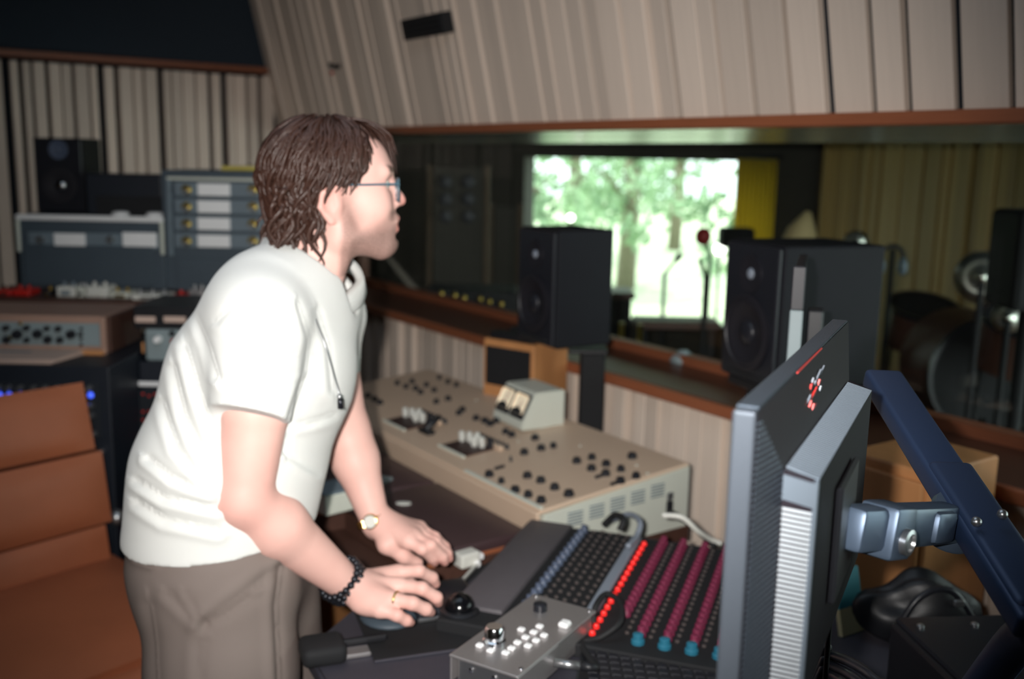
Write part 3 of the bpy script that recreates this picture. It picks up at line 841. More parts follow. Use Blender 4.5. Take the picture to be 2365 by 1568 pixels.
# ---- cables behind the control surface
cb0 = [onz(1400, 1205, 0.80), onz(1450, 1188, 0.83), onz(1478, 1205, 0.84), onz(1470, 1240, 0.822), onz(1450, 1262, 0.822)]
tag(part('grey_cable', 'bar_grey', None, lambda bm: tube(bm, spline(cb0, 8), 0.0065, 8), smooth=True), 'grey cable curling up from the grey bar towards the console', 'cable')
cb1 = [onz(1530, 1190, 0.86), onz(1575, 1195, 0.86), onz(1610, 1225, 0.83), onz(1640, 1245, 0.80), onz(1665, 1255, 0.787)]
tag(part('white_cable', 'white_plastic', None, lambda bm: tube(bm, spline(cb1, 8), 0.006, 8), smooth=True), 'pale cable running down from the console side to the desk', 'cable')
cb2 = [MC @ Vector((0.012, 0.40, ZB - 0.115)), onz(1562, 1190, 0.80), onz(1600, 1215, 0.79), onz(1650, 1262, 0.786)]
tag(part('black_cable', 'rubber', None, lambda bm: tube(bm, spline(cb2, 8), 0.007, 8), smooth=True), 'thick black cable from the socket on the console side', 'cable')
cb3 = [onz(1395, 1212, 0.80), onz(1420, 1190, 0.83), onz(1440, 1200, 0.84), onz(1432, 1225, 0.82)]
tag(part('coiled_cable', 'rubber', None, lambda bm: tube(bm, spline(cb3, 8), 0.008, 8), smooth=True), 'short black cable loop behind the dotted buttons', 'cable')

# ---- studio loudspeakers on stands
def loudspeaker(P, hd, w, h, d, label, name='studio_monitor'):
    """front face towards heading hd, P = bottom centre"""
    M = head(hd, P)
    t = thing(name, label, 'loudspeaker', M, 'studio loudspeakers by the window')
    part('cabinet', 'speaker_black', t, lambda bm: bx(bm, (-d / 2, 0, h / 2), (d, w, h), 0.006, 2))
    part('baffle', 'black_satin', t, lambda bm: bx(bm, (0.006, 0, h / 2), (0.012, w - 0.012, h - 0.012), 0.004, 2))
    RY = Matrix.Rotation(math.radians(90), 4, 'Y')
    k = w / 0.22
    wf = part('woofer_ring', 'speaker_cone', t, lambda bm: lathe(bm, [(0.088 * k, 0), (0.090 * k, 0.008), (0.080 * k, 0.010), (0.076 * k, 0.004)], 32, T3((0.012, 0, h * 0.36)) @ RY, cap=False), smooth='auto')
    part('cone', 'speaker_cone', wf, lambda bm: lathe(bm, [(0.078 * k, 0.006), (0.070 * k, 0.009), (0.062 * k, 0.003), (0.028 * k, -0.004 + 0.0045)], 32, T3((0.012, 0, h * 0.36)) @ RY, cap=False), smooth=True)
    part('dust_cap', 'black_satin', wf, lambda bm: ball(bm, (0.013, 0, h * 0.36), (0.012, 0.03 * k, 0.03 * k), 16, 8), smooth=True)
    tw = part('tweeter_plate', 'speaker_cone', t, lambda bm: lathe(bm, [(0.044 * k, 0), (0.044 * k, 0.004), (0.030 * k, 0.003), (0.016 * k, 0.0005)], 28, T3((0.012, 0, h * 0.78)) @ RY, cap=False), smooth='auto')
    part('tweeter_dome', 'bar_grey', tw, lambda bm: ball(bm, (0.012, 0, h * 0.78), (0.007, 0.013 * k, 0.013 * k), 14, 8), smooth=True)
    part('port_slot', 'black_matte', t, lambda bm: bx(bm, (0.0125, 0, h * 0.055), (0.003, w * 0.7, 0.014), 0.002))
    return t
def speaker_at_edge(px, py, dep, z, hd, w, h, d, label):
    e = at(px, py, dep); M = head(hd, (0, 0, 0)); y = M.to_3x3() @ Vector((0, 1, 0))
    P = Vector((e.x, e.y, z)) - y * (w / 2)
    return loudspeaker(P, hd, w, h, d, label)
SZ = 1.075
s_l = speaker_at_edge(1283, 800, 2.90, SZ, 240, 0.21, 0.345, 0.195, 'black studio loudspeaker on the wooden box, in front of the bright window')
s_r = speaker_at_edge(1793, 890, 2.36, SZ + 0.012, 250, 0.235, 0.345, 0.285, 'black studio loudspeaker behind the computer monitor, nearer the camera')
sp1 = s_l.location.copy(); sp2 = s_r.location.copy()
# wooden box and pole under the left loudspeaker
wb_ = MC @ Vector((-0.60, CD + 0.17, 0))
bxm = head(236, (sp1.x + 0.03, sp1.y + 0.05, 0))
cabx = thing('speaker_box', 'tan wooden box with a black opening under the left loudspeaker', 'box', frame((onz(1225, 800, 1.05).x + 0.0, onz(1225, 800, 1.05).y, 0), Vector((.80, -.60, 0)), Vector((.60, .80, 0))))
part('carcass', 'cab_wood', cabx, lambda bm: bx(bm, (-0.10, 0.115, 0.525), (0.20, 0.19, 1.05), 0.003))
part('opening', 'black_matte', cabx, lambda bm: bx(bm, (-0.10, 0.018, 0.965), (0.175, 0.006, 0.125), 0.001))
part('isolation_foot', 'black_plastic', cabx, lambda bm: bx(bm, (-0.10, 0.055, 1.0615), (0.17, 0.05, 0.023), 0.003))
part('isolation_foot', 'black_plastic', cabx, lambda bm: bx(bm, (-0.10, 0.16, 1.0615), (0.17, 0.05, 0.023), 0.003))
st = thing('speaker_stand', 'black post beside the wooden speaker box', 'stand', T3((onz(1366, 800, 1.05).x + .005, onz(1366, 800, 1.05).y + .01, 0)))
part('post', 'black_matte', st, lambda bm: bx(bm, (0, 0, 0.52), (0.075, 0.075, 1.04), 0.004))
part('top_plate', 'black_plastic', st, lambda bm: bx(bm, (-0.02, 0.0, 1.045), (0.12, 0.15, 0.014), 0.003))
part('base_plate', 'black_plastic', st, lambda bm: bx(bm, (0, 0, 0.01), (0.12, 0.14, 0.02), 0.003))
st2 = thing('speaker_stand', 'black stand carrying the right studio loudspeaker', 'stand', head(250, (sp2.x, sp2.y, 0)))
part('post', 'black_matte', st2, lambda bm: bx(bm, (-0.06, 0, 0.53), (0.08, 0.08, 1.06), 0.004))
part('top_plate', 'black_plastic', st2, lambda bm: bx(bm, (-0.14, 0, 1.0735), (0.26, 0.22, 0.025), 0.004))
part('base_plate', 'black_plastic', st2, lambda bm: bx(bm, (-0.06, 0, 0.01), (0.12, 0.14, 0.02), 0.003))

# ---- second display, seen almost edge-on between speaker and monitor
e0 = at(1832, 830, 1.72)
sd_ = thing('flat_display', 'slim display seen edge-on with a white lower edge, before the right loudspeaker', 'monitor', frame((e0.x, e0.y, 1.25), Vector((0.30, 0.954, 0)), Vector((-0.954, 0.30, 0))))
DZ = at(1832, 610, 1.72).z - 1.25; DM = at(1832, 712, 1.72).z - 1.25
part('panel', 'speaker_black', sd_, lambda bm: bx(bm, (0.12, 0, DZ / 2), (0.24, 0.016, DZ), 0.004, 2))
part('edge_strip', 'speaker_cone', sd_, lambda bm: bx(bm, (-0.004, 0.0, (DZ + DM) / 2), (0.008, 0.022, DZ - DM), 0.002), label='grey upper edge')
part('edge_cap', 'panel_teal', sd_, lambda bm: bx(bm, (-0.004, 0.0, DM / 2), (0.008, 0.022, DM), 0.002), label='white lower edge')
part('screen', 'screen_glass', sd_, lambda bm: bx(bm, (0.12, 0.0085, DZ / 2), (0.22, 0.002, DZ - 0.02)))
part('foot_post', 'black_plastic', sd_, lambda bm: bx(bm, (0.21, -0.03, -0.18), (0.04, 0.03, 0.56), 0.004))
part('foot_plate', 'black_plastic', sd_, lambda bm: bx(bm, (0.22, -0.06, -0.461), (0.14, 0.12, 0.018), 0.004))

# ---- computer monitor seen from behind
mo = at(1690, 945, 0.72)
mX = Vector((0.434, 0.901, 0)).normalized(); nB = Vector((mX.y, -mX.x, 0))
MM = frame(mo, mX, -nB)                     # x along width, y = screen side, z up ; back at y<0
mon = thing('computer_monitor', 'large computer monitor seen from behind with silver edge and vented back', 'monitor', MM)
MWd, MH = 0.475, 0.315
def ring_prism(bm, r0, y0, r1, y1):
    a = [bm.verts.new((x, y0, z)) for x, z in ((r0[0], r0[2]), (r0[1], r0[2]), (r0[1], r0[3]), (r0[0], r0[3]))]
    b = [bm.verts.new((x, y1, z)) for x, z in ((r1[0], r1[2]), (r1[1], r1[2]), (r1[1], r1[3]), (r1[0], r1[3]))]
    fs = []
    for k in range(4):
        fs.append(bm.faces.new((a[k], a[(k + 1) % 4], b[(k + 1) % 4], b[k])))
    fs.append(bm.faces.new(list(reversed(a)))); fs.append(bm.faces.new(b))
    bmesh.ops.recalc_face_normals(bm, faces=fs)
part('bezel', 'silver_paint', mon, lambda bm: bx(bm, (MWd / 2 - 0.001, -0.009, -MH / 2), (MWd, 0.0175, MH), 0.0025, 2))
part('top_skin', 'monitor_flange', mon, lambda bm: bx(bm, (MWd / 2 + 0.004, -0.0092, 0.0008), (MWd - 0.012, 0.0165, 0.0022), 0.0006))
part('screen', 'screen_glass', mon, lambda bm: bx(bm, (MWd / 2, 0.0005, -MH / 2), (MWd - 0.03, 0.002, MH - 0.03)))
part('red_pinstripe', 'logo_red', mon, lambda bm: bx(bm, (0.22, -0.0186, 0.0002), (0.13, 0.0008, 0.0012)))
part('back_cover', 'monitor_black', mon, lambda bm: ring_prism(bm, (0.0, MWd - 0.002, 0.0, -MH), -0.0185, (0.058, MWd - 0.05, -0.058, -MH + 0.055), -0.030))
# dark ribbed side flange: thin ribs lying on the sloped side
def _rib(bm):
    n = 64
    for k in range(n):
        z = -0.004 - k * (MH - 0.008) / n
        f = min(1.0, max(0.0, 1 - max(0, (-z) / 0.058))) if -z < 0.058 else 0
        xe = 0.056
        x1 = min(xe, -z * 0.98) if -z < 0.058 else xe
        if x1 < 0.004:
            continue
        p = lambda x: Vector((x, -0.0187 - x * 0.0115 / 0.058, z))
        a, b = p(0.002), p(x1)
        tube(bm, [a, b], 0.0011, 4)
part('ribbed_flange', 'monitor_flange', mon, _rib)
part('back_box', 'monitor_black', mon, lambda bm: ring_prism(bm, (0.057, MWd - 0.05, -0.057, -MH + 0.055), -0.0295, (0.064, MWd - 0.056, -0.064, -MH + 0.06), -0.055))
# vent fins along the top and near side of the box (each one a bar)
def fin_top(k):
    x = 0.066 + k * (MWd - 0.135) / 62
    return [Vector((x, -0.0305, -0.0575)), Vector((x, -0.0555, -0.0638))]
fin = []
for k in range(63):
    a, b = fin_top(k)
    part('vent_fin', 'vent_fin', mon, lambda bm: tube(bm, [a + Vector((0, 0, .0012)), b + Vector((0, -.0003, .0012))], 0.0015, 4))
part('vent_frame', 'vent_fin', mon, lambda bm: prism(bm, [(0.0575, -0.030, -0.060), (0.0630, -0.0553, -0.066), (0.0630, -0.0553, -0.086), (0.0575, -0.030, -0.080)], (-0.0016, 0, 0)), label='plain silver end of the side vent')
for k in range(40):
    z = -0.088 - k * 0.0042
    part('vent_fin', 'vent_bright', mon, lambda bm: tube(bm, [(0.0585, -0.0305, z), (0.0640, -0.0552, z - 0.003)], 0.0017, 4))
part('vent_post', 'vent_fin', mon, lambda bm: tube(bm, [(0.0632, -0.0540, -0.064), (0.0632, -0.0540, -0.245)], 0.0022, 6))
# logo marks on the back cover
ny = Vector((0, -1, 0))
sl_ = 0.0115 / 0.058
def lg(bm, x, z, w, h, rot=0):
    y = -0.0187 - (-z) * sl_
    bx(bm, (0, 0, 0), (w, 0.0012, h), 0, 1, T3((x, y, z)) @ Matrix.Rotation(sl_, 4, 'X') @ Matrix.Rotation(rot, 4, 'Y'))
emb = part('emblem', 'logo_red', mon, lambda bm: lg(bm, 0.195, -0.036, 0.022, 0.006, 0.35), label='red and silver emblem')
for x, z, w, h, r in ((0.213, -0.030, 0.02, 0.006, -0.3), (0.208, -0.040, 0.018, 0.006, 0.2), (0.206, -0.022, 0.007, 0.007, 0), (0.247, -0.026, 0.010, 0.007, 0.2)):
    part('emblem_mark', 'logo_red', emb, lambda bm: lg(bm, x, z, w, h, r))
for x, z, w, h, r in ((0.218, -0.019, 0.010, 0.005, 0.4), (0.232, -0.022, 0.012, 0.004, 0), (0.243, -0.020, 0.02, 0.004, -0.5), (0.25, -0.032, 0.010, 0.005, 0.3), (0.268, -0.019, 0.016, 0.004, -0.4), (0.186, -0.030, 0.012, 0.003, -0.6)):
    part('emblem_mark', 'bar_grey', emb, lambda bm: lg(bm, x, z, w, h, r))
# ---- monitor arm
A0 = at(2410, 1455, 0.93); A1 = at(2035, 872, 1.36)
ad = (A1 - A0).normalized()
arm = thing('monitor_mount', 'blue-grey arm with a clamp bracket behind the computer monitor', 'monitor mount', I4)
av = ad.cross(Vector((0, -1, 0))).normalized()
aw = ad.cross(av).normalized()
MA = Matrix(((ad.x, av.x, aw.x, A0.x), (ad.y, av.y, aw.y, A0.y), (ad.z, av.z, aw.z, A0.z), (0, 0, 0, 1)))
AL = (A1 - A0).length
part('beam', 'arm_blue', arm, lambda bm: bx(bm, (AL / 2, 0, 0), (AL, 0.050, 0.028), 0.006, 3, MA), smooth='auto')
part('beam_cover', 'arm_blue', arm, lambda bm: bx(bm, (AL * 0.28, 0.004, -0.004), (AL * 0.5, 0.052, 0.03), 0.008, 3, MA), smooth='auto')
# post down to the desk
pf = Vector((A0.x + 0.01, A0.y + 0.30, ZD))
part('base_post', 'arm_blue', arm, lambda bm: tube(bm, spline([A0, A0 + Vector((0.06, 0.16, -0.10)), Vector((A0.x + 0.06, A0.y + 0.30, ZD + 0.1)), Vector((A0.x + 0.06, A0.y + 0.30, ZD))], 5), 0.022, 10), smooth=True)
part('base_plate', 'arm_blue', arm, lambda bm: lathe(bm, [(0.06, 0), (0.06, 0.012), (0.05, 0.016)], 24, T3((A0.x + 0.06, A0.y + 0.30, ZD))), smooth='auto')
# bracket between beam and monitor back
K0 = MM @ Vector((0.225, -0.063, -0.155)); K1 = at(2205, 1205, 1.10)
kx = (K1 - K0).normalized(); kz = Vector((0, 0, 1)); ky = kz.cross(kx).normalized(); kz = kx.cross(ky)
MKK = Matrix(((kx.x, ky.x, kz.x, K0.x), (kx.y, ky.y, kz.y, K0.y), (kx.z, ky.z, kz.z, K0.z), (0, 0, 0, 1)))
KL = (K1 - K0).length
br = part('bracket', 'arm_grey', arm, lambda bm: bx(bm, (KL * 0.5, 0, 0), (KL, 0.030, 0.042), 0.006, 2, MKK), smooth='auto')
part('bracket_block', 'arm_grey', br, lambda bm: bx(bm, (KL * 0.28, -0.004, -0.002), (0.045, 0.040, 0.052), 0.005, 2, MKK), smooth='auto')
part('bolt', 'silver', br, lambda bm: lathe(bm, [(0.013, 0), (0.013, 0.006), (0.009, 0.007), (0.008, 0.004)], 20, MKK @ T3((KL * 0.28, -0.024, -0.008)) @ Matrix.Rotation(math.radians(90), 4, 'X')), smooth='auto')
part('clevis', 'arm_grey', br, lambda bm: bx(bm, (KL * 0.72, -0.003, 0.0), (0.05, 0.036, 0.034), 0.006, 2, MKK), smooth='auto')
part('knuckle', 'arm_grey', br, lambda bm: lathe(bm, [(0.026, -0.024), (0.028, -0.02), (0.028, 0.02), (0.024, 0.026)], 24, T3(K1) @ Matrix.Rotation(0.3, 4, 'X')), smooth='auto')
part('mount_plate', 'black_plastic', arm, lambda bm: bx(bm, (0.225, -0.0592, -0.155), (0.11, 0.006, 0.11), 0.003, 1, MM))
for q in ((2255, 1205), (2315, 1188)):
    part('bolt', 'silver', arm, lambda bm: ball(bm, at(q[0], q[1], 1.03), 0.0055, 10, 6), smooth=True)

# ---- right-hand background: cabinet, case, book, cables
cb_c = MR.inverted() @ ony(2140, 1200, 2.0)
cab = thing('wooden_cabinet', 'tan wooden cabinet behind the monitor arm', 'cabinet', MR @ T3((cb_c.x, -0.17, 0)))
part('carcass', 'cab_wood', cab, lambda bm: bx(bm, (0, 0, 0.52), (0.19, 0.24, 1.04), 0.004))
part('door', 'cab_wood', cab, lambda bm: bx(bm, (0, -0.127, 0.56), (0.17, 0.014, 0.92), 0.003))
part('plinth', 'dark_wood', cab, lambda bm: bx(bm, (0, -0.01, 0.03), (0.195, 0.242, 0.06), 0.002))
cs_p = onz(2080, 1500, 0.90)
case = thing('equipment_case', 'black equipment case with bright screws at the bottom right', 'case', head(84, (0.80, 1.40, ZD)))
part('body', 'black_plastic', case, lambda bm: bx(bm, (0, 0, 0.06), (0.34, 0.24, 0.12), 0.008, 2))
part('lid', 'black_satin', case, lambda bm: bx(bm, (0, 0, 0.123), (0.33, 0.23, 0.008), 0.003))
for i in range(4):
    for j in range(2):
        part('screw', 'silver', case, lambda bm: lathe(bm, [(0.006, 0), (0.006, 0.003), (0.003, 0.005)], 10, T3((-0.14 + i * 0.09, -0.09 + j * 0.17, 0.127))), smooth='auto')
for i in range(3):
    knob(case, -0.05 + i * 0.09, 0.0, 0.127, 0.012, 0.02, 'knob_black')
bk = onz(1968, 1462, ZD)
book = thing('book', 'teal and cream paperback leaning behind the monitor', 'book', frame((bk.x, bk.y, ZD), Vector((0.85, 0.53, 0)), Vector((-0.53, 0.85, 0))) @ Matrix.Scale(0.62, 4))
LN = Matrix.Rotation(math.radians(-14), 4, 'X')
part('cover', 'teal_cover', book, lambda bm: bx(bm, (0, 0, 0.135), (0.10, 0.016, 0.11), 0.001, 1, LN))
part('cover_foot', 'cream_cover', book, lambda bm: bx(bm, (0, 0, 0.04), (0.10, 0.016, 0.08), 0.001, 1, LN), label='cream lower part of the cover')
part('pages', 'paper', book, lambda bm: bx(bm, (0.002, 0.002, 0.095), (0.092, 0.012, 0.186), 0, 1, LN))
for k, (a, b, c) in enumerate((((1915, 1512), (1965, 1530), (2020, 1568)), ((1912, 1535), (1950, 1552), (1990, 1580)), ((1910, 1555), (1935, 1568), (1960, 1590)))):
    pts = [at(a[0] - 14, a[1] + 2, 1.30), at(*a, 1.30), at(*b, 1.25), at(*c, 1.2), at(c[0] + 80, c[1] + 90, 1.16)]
    pts.append(Vector((pts[-1].x, pts[-1].y, ZD + 0.004)))
    pts.insert(0, Vector((pts[0].x - 0.02, pts[0].y + 0.06, ZD + 0.01)))
    tag(part('power_cable', 'black_satin', None, lambda bm: tube(bm, spline(pts, 6), 0.0065, 8), smooth=True),
        ('uppermost of the three shiny black cables below the monitor back', 'middle one of the three shiny black cables below the monitor back', 'lowest of the three shiny black cables below the monitor back')[k], 'cable', 'cables below the monitor')
sk = at(1937, 1300, 1.25)
skt = [Vector((sk.x + 0.005, sk.y, 1.235)), at(1940, 1262, 1.2), at(1930, 1330, 1.2), at(1922, 1350, 1.2), at(1915, 1450, 1.2), Vector((at(1912, 1500, 1.25).x, at(1912, 1500, 1.25).y, ZD))]
plug = thing('video_plug', 'pale video plug and lead hanging behind the monitor', 'cable', I4)
part('plug', 'white_plastic', plug, lambda bm: tube(bm, [skt[1], at(1934, 1300, 1.2), skt[2], skt[3]], [0.008, 0.009, 0.005, 0.0035], 10), smooth=True)
part('lead', 'rubber', plug, lambda bm: tube(bm, spline(skt[3:], 6), 0.0035, 8), smooth=True)

# soft black bag behind the case
bg_p = onz(2122, 1480, ZD)
bag = thing('black_bag', 'limp black bag lying on the desk between book and equipment case', 'bag', T3((bg_p.x, bg_p.y, ZD)))
def _bag(bm):
    bmesh.ops.create_icosphere(bm, subdivisions=4, radius=1.0)
    for v in bm.verts:
        c = v.co.copy()
        k = 1 + 0.10 * math.sin(5 * c.x + 2 * c.z) + 0.07 * math.sin(9 * c.y + 4 * c.x)
        v.co = Vector((c.x * 0.11 * k, c.y * 0.055 * k, max(0.0, (c.z * 0.5 + 0.45) * 0.125 * k)))
part('body', 'black_plastic', bag, _bag, smooth=True)
part('strap', 'black_satin', bag, lambda bm: tube(bm, spline([(-0.07, -0.05, 0.02), (-0.03, -0.045, 0.10), (0.03, -0.04, 0.115), (0.08, -0.05, 0.05), (0.10, -0.06, 0.004)], 6), 0.006, 8), smooth=True)
part('buckle', 'silver', bag, lambda bm: bx(bm, (0.04, -0.052, 0.098), (0.018, 0.008, 0.012), 0.002))

# ================================================================== racks and gear along the left wall
def X(px, Y):
    return ony(px, 700, Y).x
def box_thing(name, label, cat, px0, px1, Yf, z0, z1, depth, material, group=None, bev=0.004):
    x0, x1 = X(px0, Yf), X(px1, Yf)
    t = thing(name, label, cat, T3(((x0 + x1) / 2, Yf, z0)), group)
    w = x1 - x0
    part('case', material, t, lambda bm: bx(bm, (0, depth / 2, (z1 - z0) / 2), (w, depth, z1 - z0), bev, 2))
    return t, w, z1 - z0
def at_front(t, px, py):
    """local x,z on the front plane of a thing"""
    p = ony(px, py, t.location.y)
    return p.x - t.location.x, p.z - t.location.z
def fknob(t, px, py, r, d, material, name='knob', y=0.0):
    x, z = at_front(t, px, py)
    return part(name, material, t, lambda bm: lathe(bm, [(r, 0), (r, d * 0.6), (r * 0.75, d)], 14, T3((x, y, z)) @ Matrix.Rotation(math.radians(90), 4, 'X')), smooth='auto')
def fplate(t, px0, py0, px1, py1, material, name, d=0.004, y=0.0, parent=None):
    x0, z1 = at_front(t, px0, py0); x1, z0 = at_front(t, px1, py1)
    return part(name, material, parent or t, lambda bm: bx(bm, ((x0 + x1) / 2, y - d / 2, (z0 + z1) / 2), (abs(x1 - x0), d, abs(z1 - z0)), 0.0015))

ZR = 1.015
# big dark rack
rk, w, h = box_thing('equipment_rack', 'tall dark rack with silver knobs and blue lights behind the leather chair', 'rack', -160, 243, 2.76, 0.0, ZR, 0.56, 'rack_navy')
fplate(rk, -150, 880, 236, 1010, 'backing_black', 'unit_panel', 0.006)
fplate(rk, -150, 1020, 236, 1140, 'black_plastic', 'unit_panel', 0.006)
fplate(rk, -150, 1150, 236, 1300, 'backing_black', 'unit_panel', 0.006)
for px in (3, 25, 52, 83, 108, 135, 163, 188, 210):
    fknob(rk, px, 894, 0.009, 0.018, 'silver', y=-0.006)
for px in (3, 25, 51, 212):
    x, z = at_front(rk, px, 911)
    part('indicator_lamp', 'blue_led', rk, lambda bm: ball(bm, (x, -0.008, z), (0.009, 0.005, 0.009), 12, 8), smooth=True)
for px, py in ((212, 935), (214, 957), (236, 1042), (238, 1238), (220, 1000), (200, 980)):
    fknob(rk, px, py, 0.010, 0.02, 'silver', y=-0.006)
part('castor_plinth', 'black_matte', rk, lambda bm: bx(bm, (0, 0.3, 0.03), (w - 0.04, 0.5, 0.06)))
# second rack at its right
r2, w, h = box_thing('equipment_rack', 'dark rack with a white label strip and red dots beside the back of the man', 'rack', 314, 520, 2.98, 0.0, 0.985, 0.35, 'rack_navy')
fplate(r2, 311, 880, 430, 893, 'label_white', 'label_strip', 0.006)
fplate(r2, 311, 900, 440, 1110, 'backing_black', 'unit_panel', 0.006)
rr = random.Random(4)
for k in range(26):
    px, py = 318 + 14 * (k % 6), 915 + 30 * (k // 6) + rr.uniform(-8, 8)
    x, z = at_front(r2, px, py)
    part('indicator_lamp', 'red_plastic', r2, lambda bm: ball(bm, (x, -0.007, z), (0.0045, 0.003, 0.0045), 8, 6), smooth=True)
# magenta pouch hanging on it
mg, _, _ = box_thing('pouch', 'small magenta pouch just behind the hip of the man', 'pouch', 268, 330, 2.90, 0.44, 0.53, 0.05, 'magenta', bev=0.012)
part('flap', 'magenta', mg, lambda bm: bx(bm, (0, -0.004, 0.06), (0.05, 0.01, 0.04), 0.003))
# table by the wall
tbl = thing('wall_table', 'dark table along the slatted wall carrying amplifiers', 'table', T3((0, 3.34, 0)))
tx0, tx1 = X(-60, 3.4), X(640, 3.4)
part('tabletop', 'dark_wood', tbl, lambda bm: bx(bm, ((tx0 + tx1) / 2, 0.30, 1.105), (tx1 - tx0, 0.60, 0.03), 0.003))
for x in (tx0 + 0.05, tx1 - 0.05):
    for y in (0.06, 0.52):
        part('leg', 'dark_wood', tbl, lambda bm: bx(bm, (x, y, 0.545), (0.05, 0.05, 1.09), 0.003))
# wooden cabinet with knobs
wc_, w, h = box_thing('preamp_cabinet', 'wooden cabinet with a grey knobbed front on top of the dark rack', 'audio cabinet', -130, 240, 2.95, ZR, ZR + 0.114, 0.26, 'rack_wood')
part('side_panel', 'dark_wood', wc_, lambda bm: bx(bm, (w / 2 + 0.006, 0.13, h / 2), (0.014, 0.25, h - 0.004), 0.002))
fplate(wc_, -120, 740, 236, 800, 'panel_teal', 'front_panel', 0.005)
part('corner_post', 'rack_wood', wc_, lambda bm: bx(bm, (w / 2 - 0.004, -0.006, h / 2), (0.016, 0.014, h), 0.002))
part('bottom_lip', 'cab_wood', wc_, lambda bm: bx(bm, (0, -0.012, 0.006), (w, 0.026, 0.012), 0.002))
for px, py, r in ((18, 756, .009), (43, 771, .015), (65, 756, .009), (90, 770, .014), (20, 783, .012), (66, 784, .008), (112, 757, .008), (114, 783, .012), (138, 758, .009), (142, 784, .010), (167, 771, .014), (190, 770, .006)):
    fknob(wc_, px, py, r, 0.02, 'knob_black', y=-0.005)
for py in (755, 778, 792):
    fplate(wc_, 187, py, 194, py + 6, 'knob_black', 'switch', 0.01, -0.004)
for px, py in ((50, 746), (26, 778)):
    fknob(wc_, px, py, 0.005, 0.01, 'brass', 'lamp_cap', y=-0.005)
# sheets of paper on the rack
sp_ = thing('paper_stack', 'stack of papers on the rack below the wooden cabinet', 'paper', T3((X(40, 2.86), 2.86, ZR)))
for k in range(4):
    part('sheet', 'paper', sp_, lambda bm: prism(bm, [Matrix.Rotation(0.03 * k, 3, 'Z') @ Vector(p) for p in ((-0.16, -0.085, 0.002 + k * 0.003), (0.125, -0.085, 0.002 + k * 0.003), (0.165, 0.10, 0.002 + k * 0.003), (-0.16, 0.10, 0.002 + k * 0.003))], (0, 0, 0.002)))
part('printed_line', 'grey_dark_enamel', sp_, lambda bm: bx(bm, (-0.05, 0.03, 0.0135), (0.13, 0.018, 0.0006)))
# grey box with knob on the second rack
gk, w, h = box_thing('tuner_box', 'small grey box with a round knob beside the wooden cabinet', 'audio box', 330, 470, 3.0, 0.985, 1.085, 0.2, 'panel_teal', bev=0.008)
fknob(gk, 366, 783, 0.012, 0.02, 'label_white')
fknob(gk, 402, 788, 0.009, 0.012, 'red_plastic', 'red_button')
fknob(gk, 398, 770, 0.009, 0.012, 'knob_black')
fplate(gk, 328, 790, 334, 815, 'cab_wood', 'side_stripe', 0.006)
lu, w, h = box_thing('patch_unit', 'flat dark unit with two pale labels above the small grey box', 'audio unit', 306, 520, 3.0, 1.086, 1.155, 0.26, 'black_plastic')
fplate(lu, 312, 730, 360, 745, 'paper', 'label_plate')
fplate(lu, 378, 730, 430, 745, 'paper', 'label_plate')
# amplifier on the table
ZA = 1.12
am, w, h = box_thing('amplifier', 'wide grey amplifier with a bright top rail and two white labels on the wall table', 'amplifier', 52, 384, 3.62, ZA, 1.385, 0.30, 'blue_grey_panel')
part('top_rail', 'label_white', am, lambda bm: bx(bm, (0, 0.0, h - 0.008), (w + 0.004, 0.02, 0.02), 0.004))
for sx_ in (-1, 1):
    part('side_rail', 'grey_enamel', am, lambda bm: bx(bm, (sx_ * (w / 2 - 0.004), -0.002, h - 0.075), (0.012, 0.016, 0.12), 0.003))
fplate(am, 66, 535, 370, 575, 'grey_dark_enamel', 'control_strip', 0.006)
fplate(am, 126, 538, 200, 570, 'label_white', 'label_plate', 0.009)
fplate(am, 284, 536, 364, 570, 'label_white', 'label_plate', 0.009)
for px in (98, 258):
    fknob(am, px, 552, 0.014, 0.026, 'silver', y=-0.004)
for px in (265, 345):
    x, z = at_front(am, px, 518)
    part('cap', 'label_white', am, lambda bm: lathe(bm, [(0.032, 0), (0.03, 0.012), (0.02, 0.016)], 18, T3((x, 0.06, h))), smooth='auto')
part('grille', 'blue_grey_panel', am, lambda bm: bx(bm, (-0.01, -0.004, 0.085), (w - 0.06, 0.01, 0.15), 0.003))
# tall grey rack of meters
tr, w, h = box_thing('meter_rack', 'tall grey rack with four white meter labels, brass knobs behind the head', 'rack', 384, 660, 3.64, ZA, 1.555, 0.30, 'blue_grey_panel')
fplate(tr, 386, 414, 402, 590, 'grey_dark_enamel', 'side_rail', 0.012)
fplate(tr, 386, 408, 655, 420, 'grey_enamel', 'top_rail', 0.010)
for k in range(4):
    y0 = 422 + k * 39.5
    u = fplate(tr, 404, y0 - 2, 640, y0 + 34, 'grey_dark_enamel', 'meter_unit', 0.006)
    fplate(tr, 457, y0 + 1, 533, y0 + 31, 'label_white', 'meter_label', 0.008, parent=u)
    for px in (432, 585):
        fknob(tr, px, y0 + 16, 0.018, 0.012, 'brass', 'knob_skirt', y=-0.005)
        fknob(tr, px, y0 + 20, 0.011, 0.03, 'silver', y=-0.005)
fplate(tr, 410, 595, 640, 682, 'blue_grey_panel', 'blank_panel', 0.006)
yt, _, _ = box_thing('folder', 'yellow folder lying on top of the tall grey rack', 'folder', 520, 610, 3.70, 1.557, 1.572, 0.16, 'folder_yellow', bev=0.002)
part('tab', 'folder_yellow', yt, lambda bm: bx(bm, (0, -0.006, 0.006), (0.04, 0.014, 0.004), 0.001))
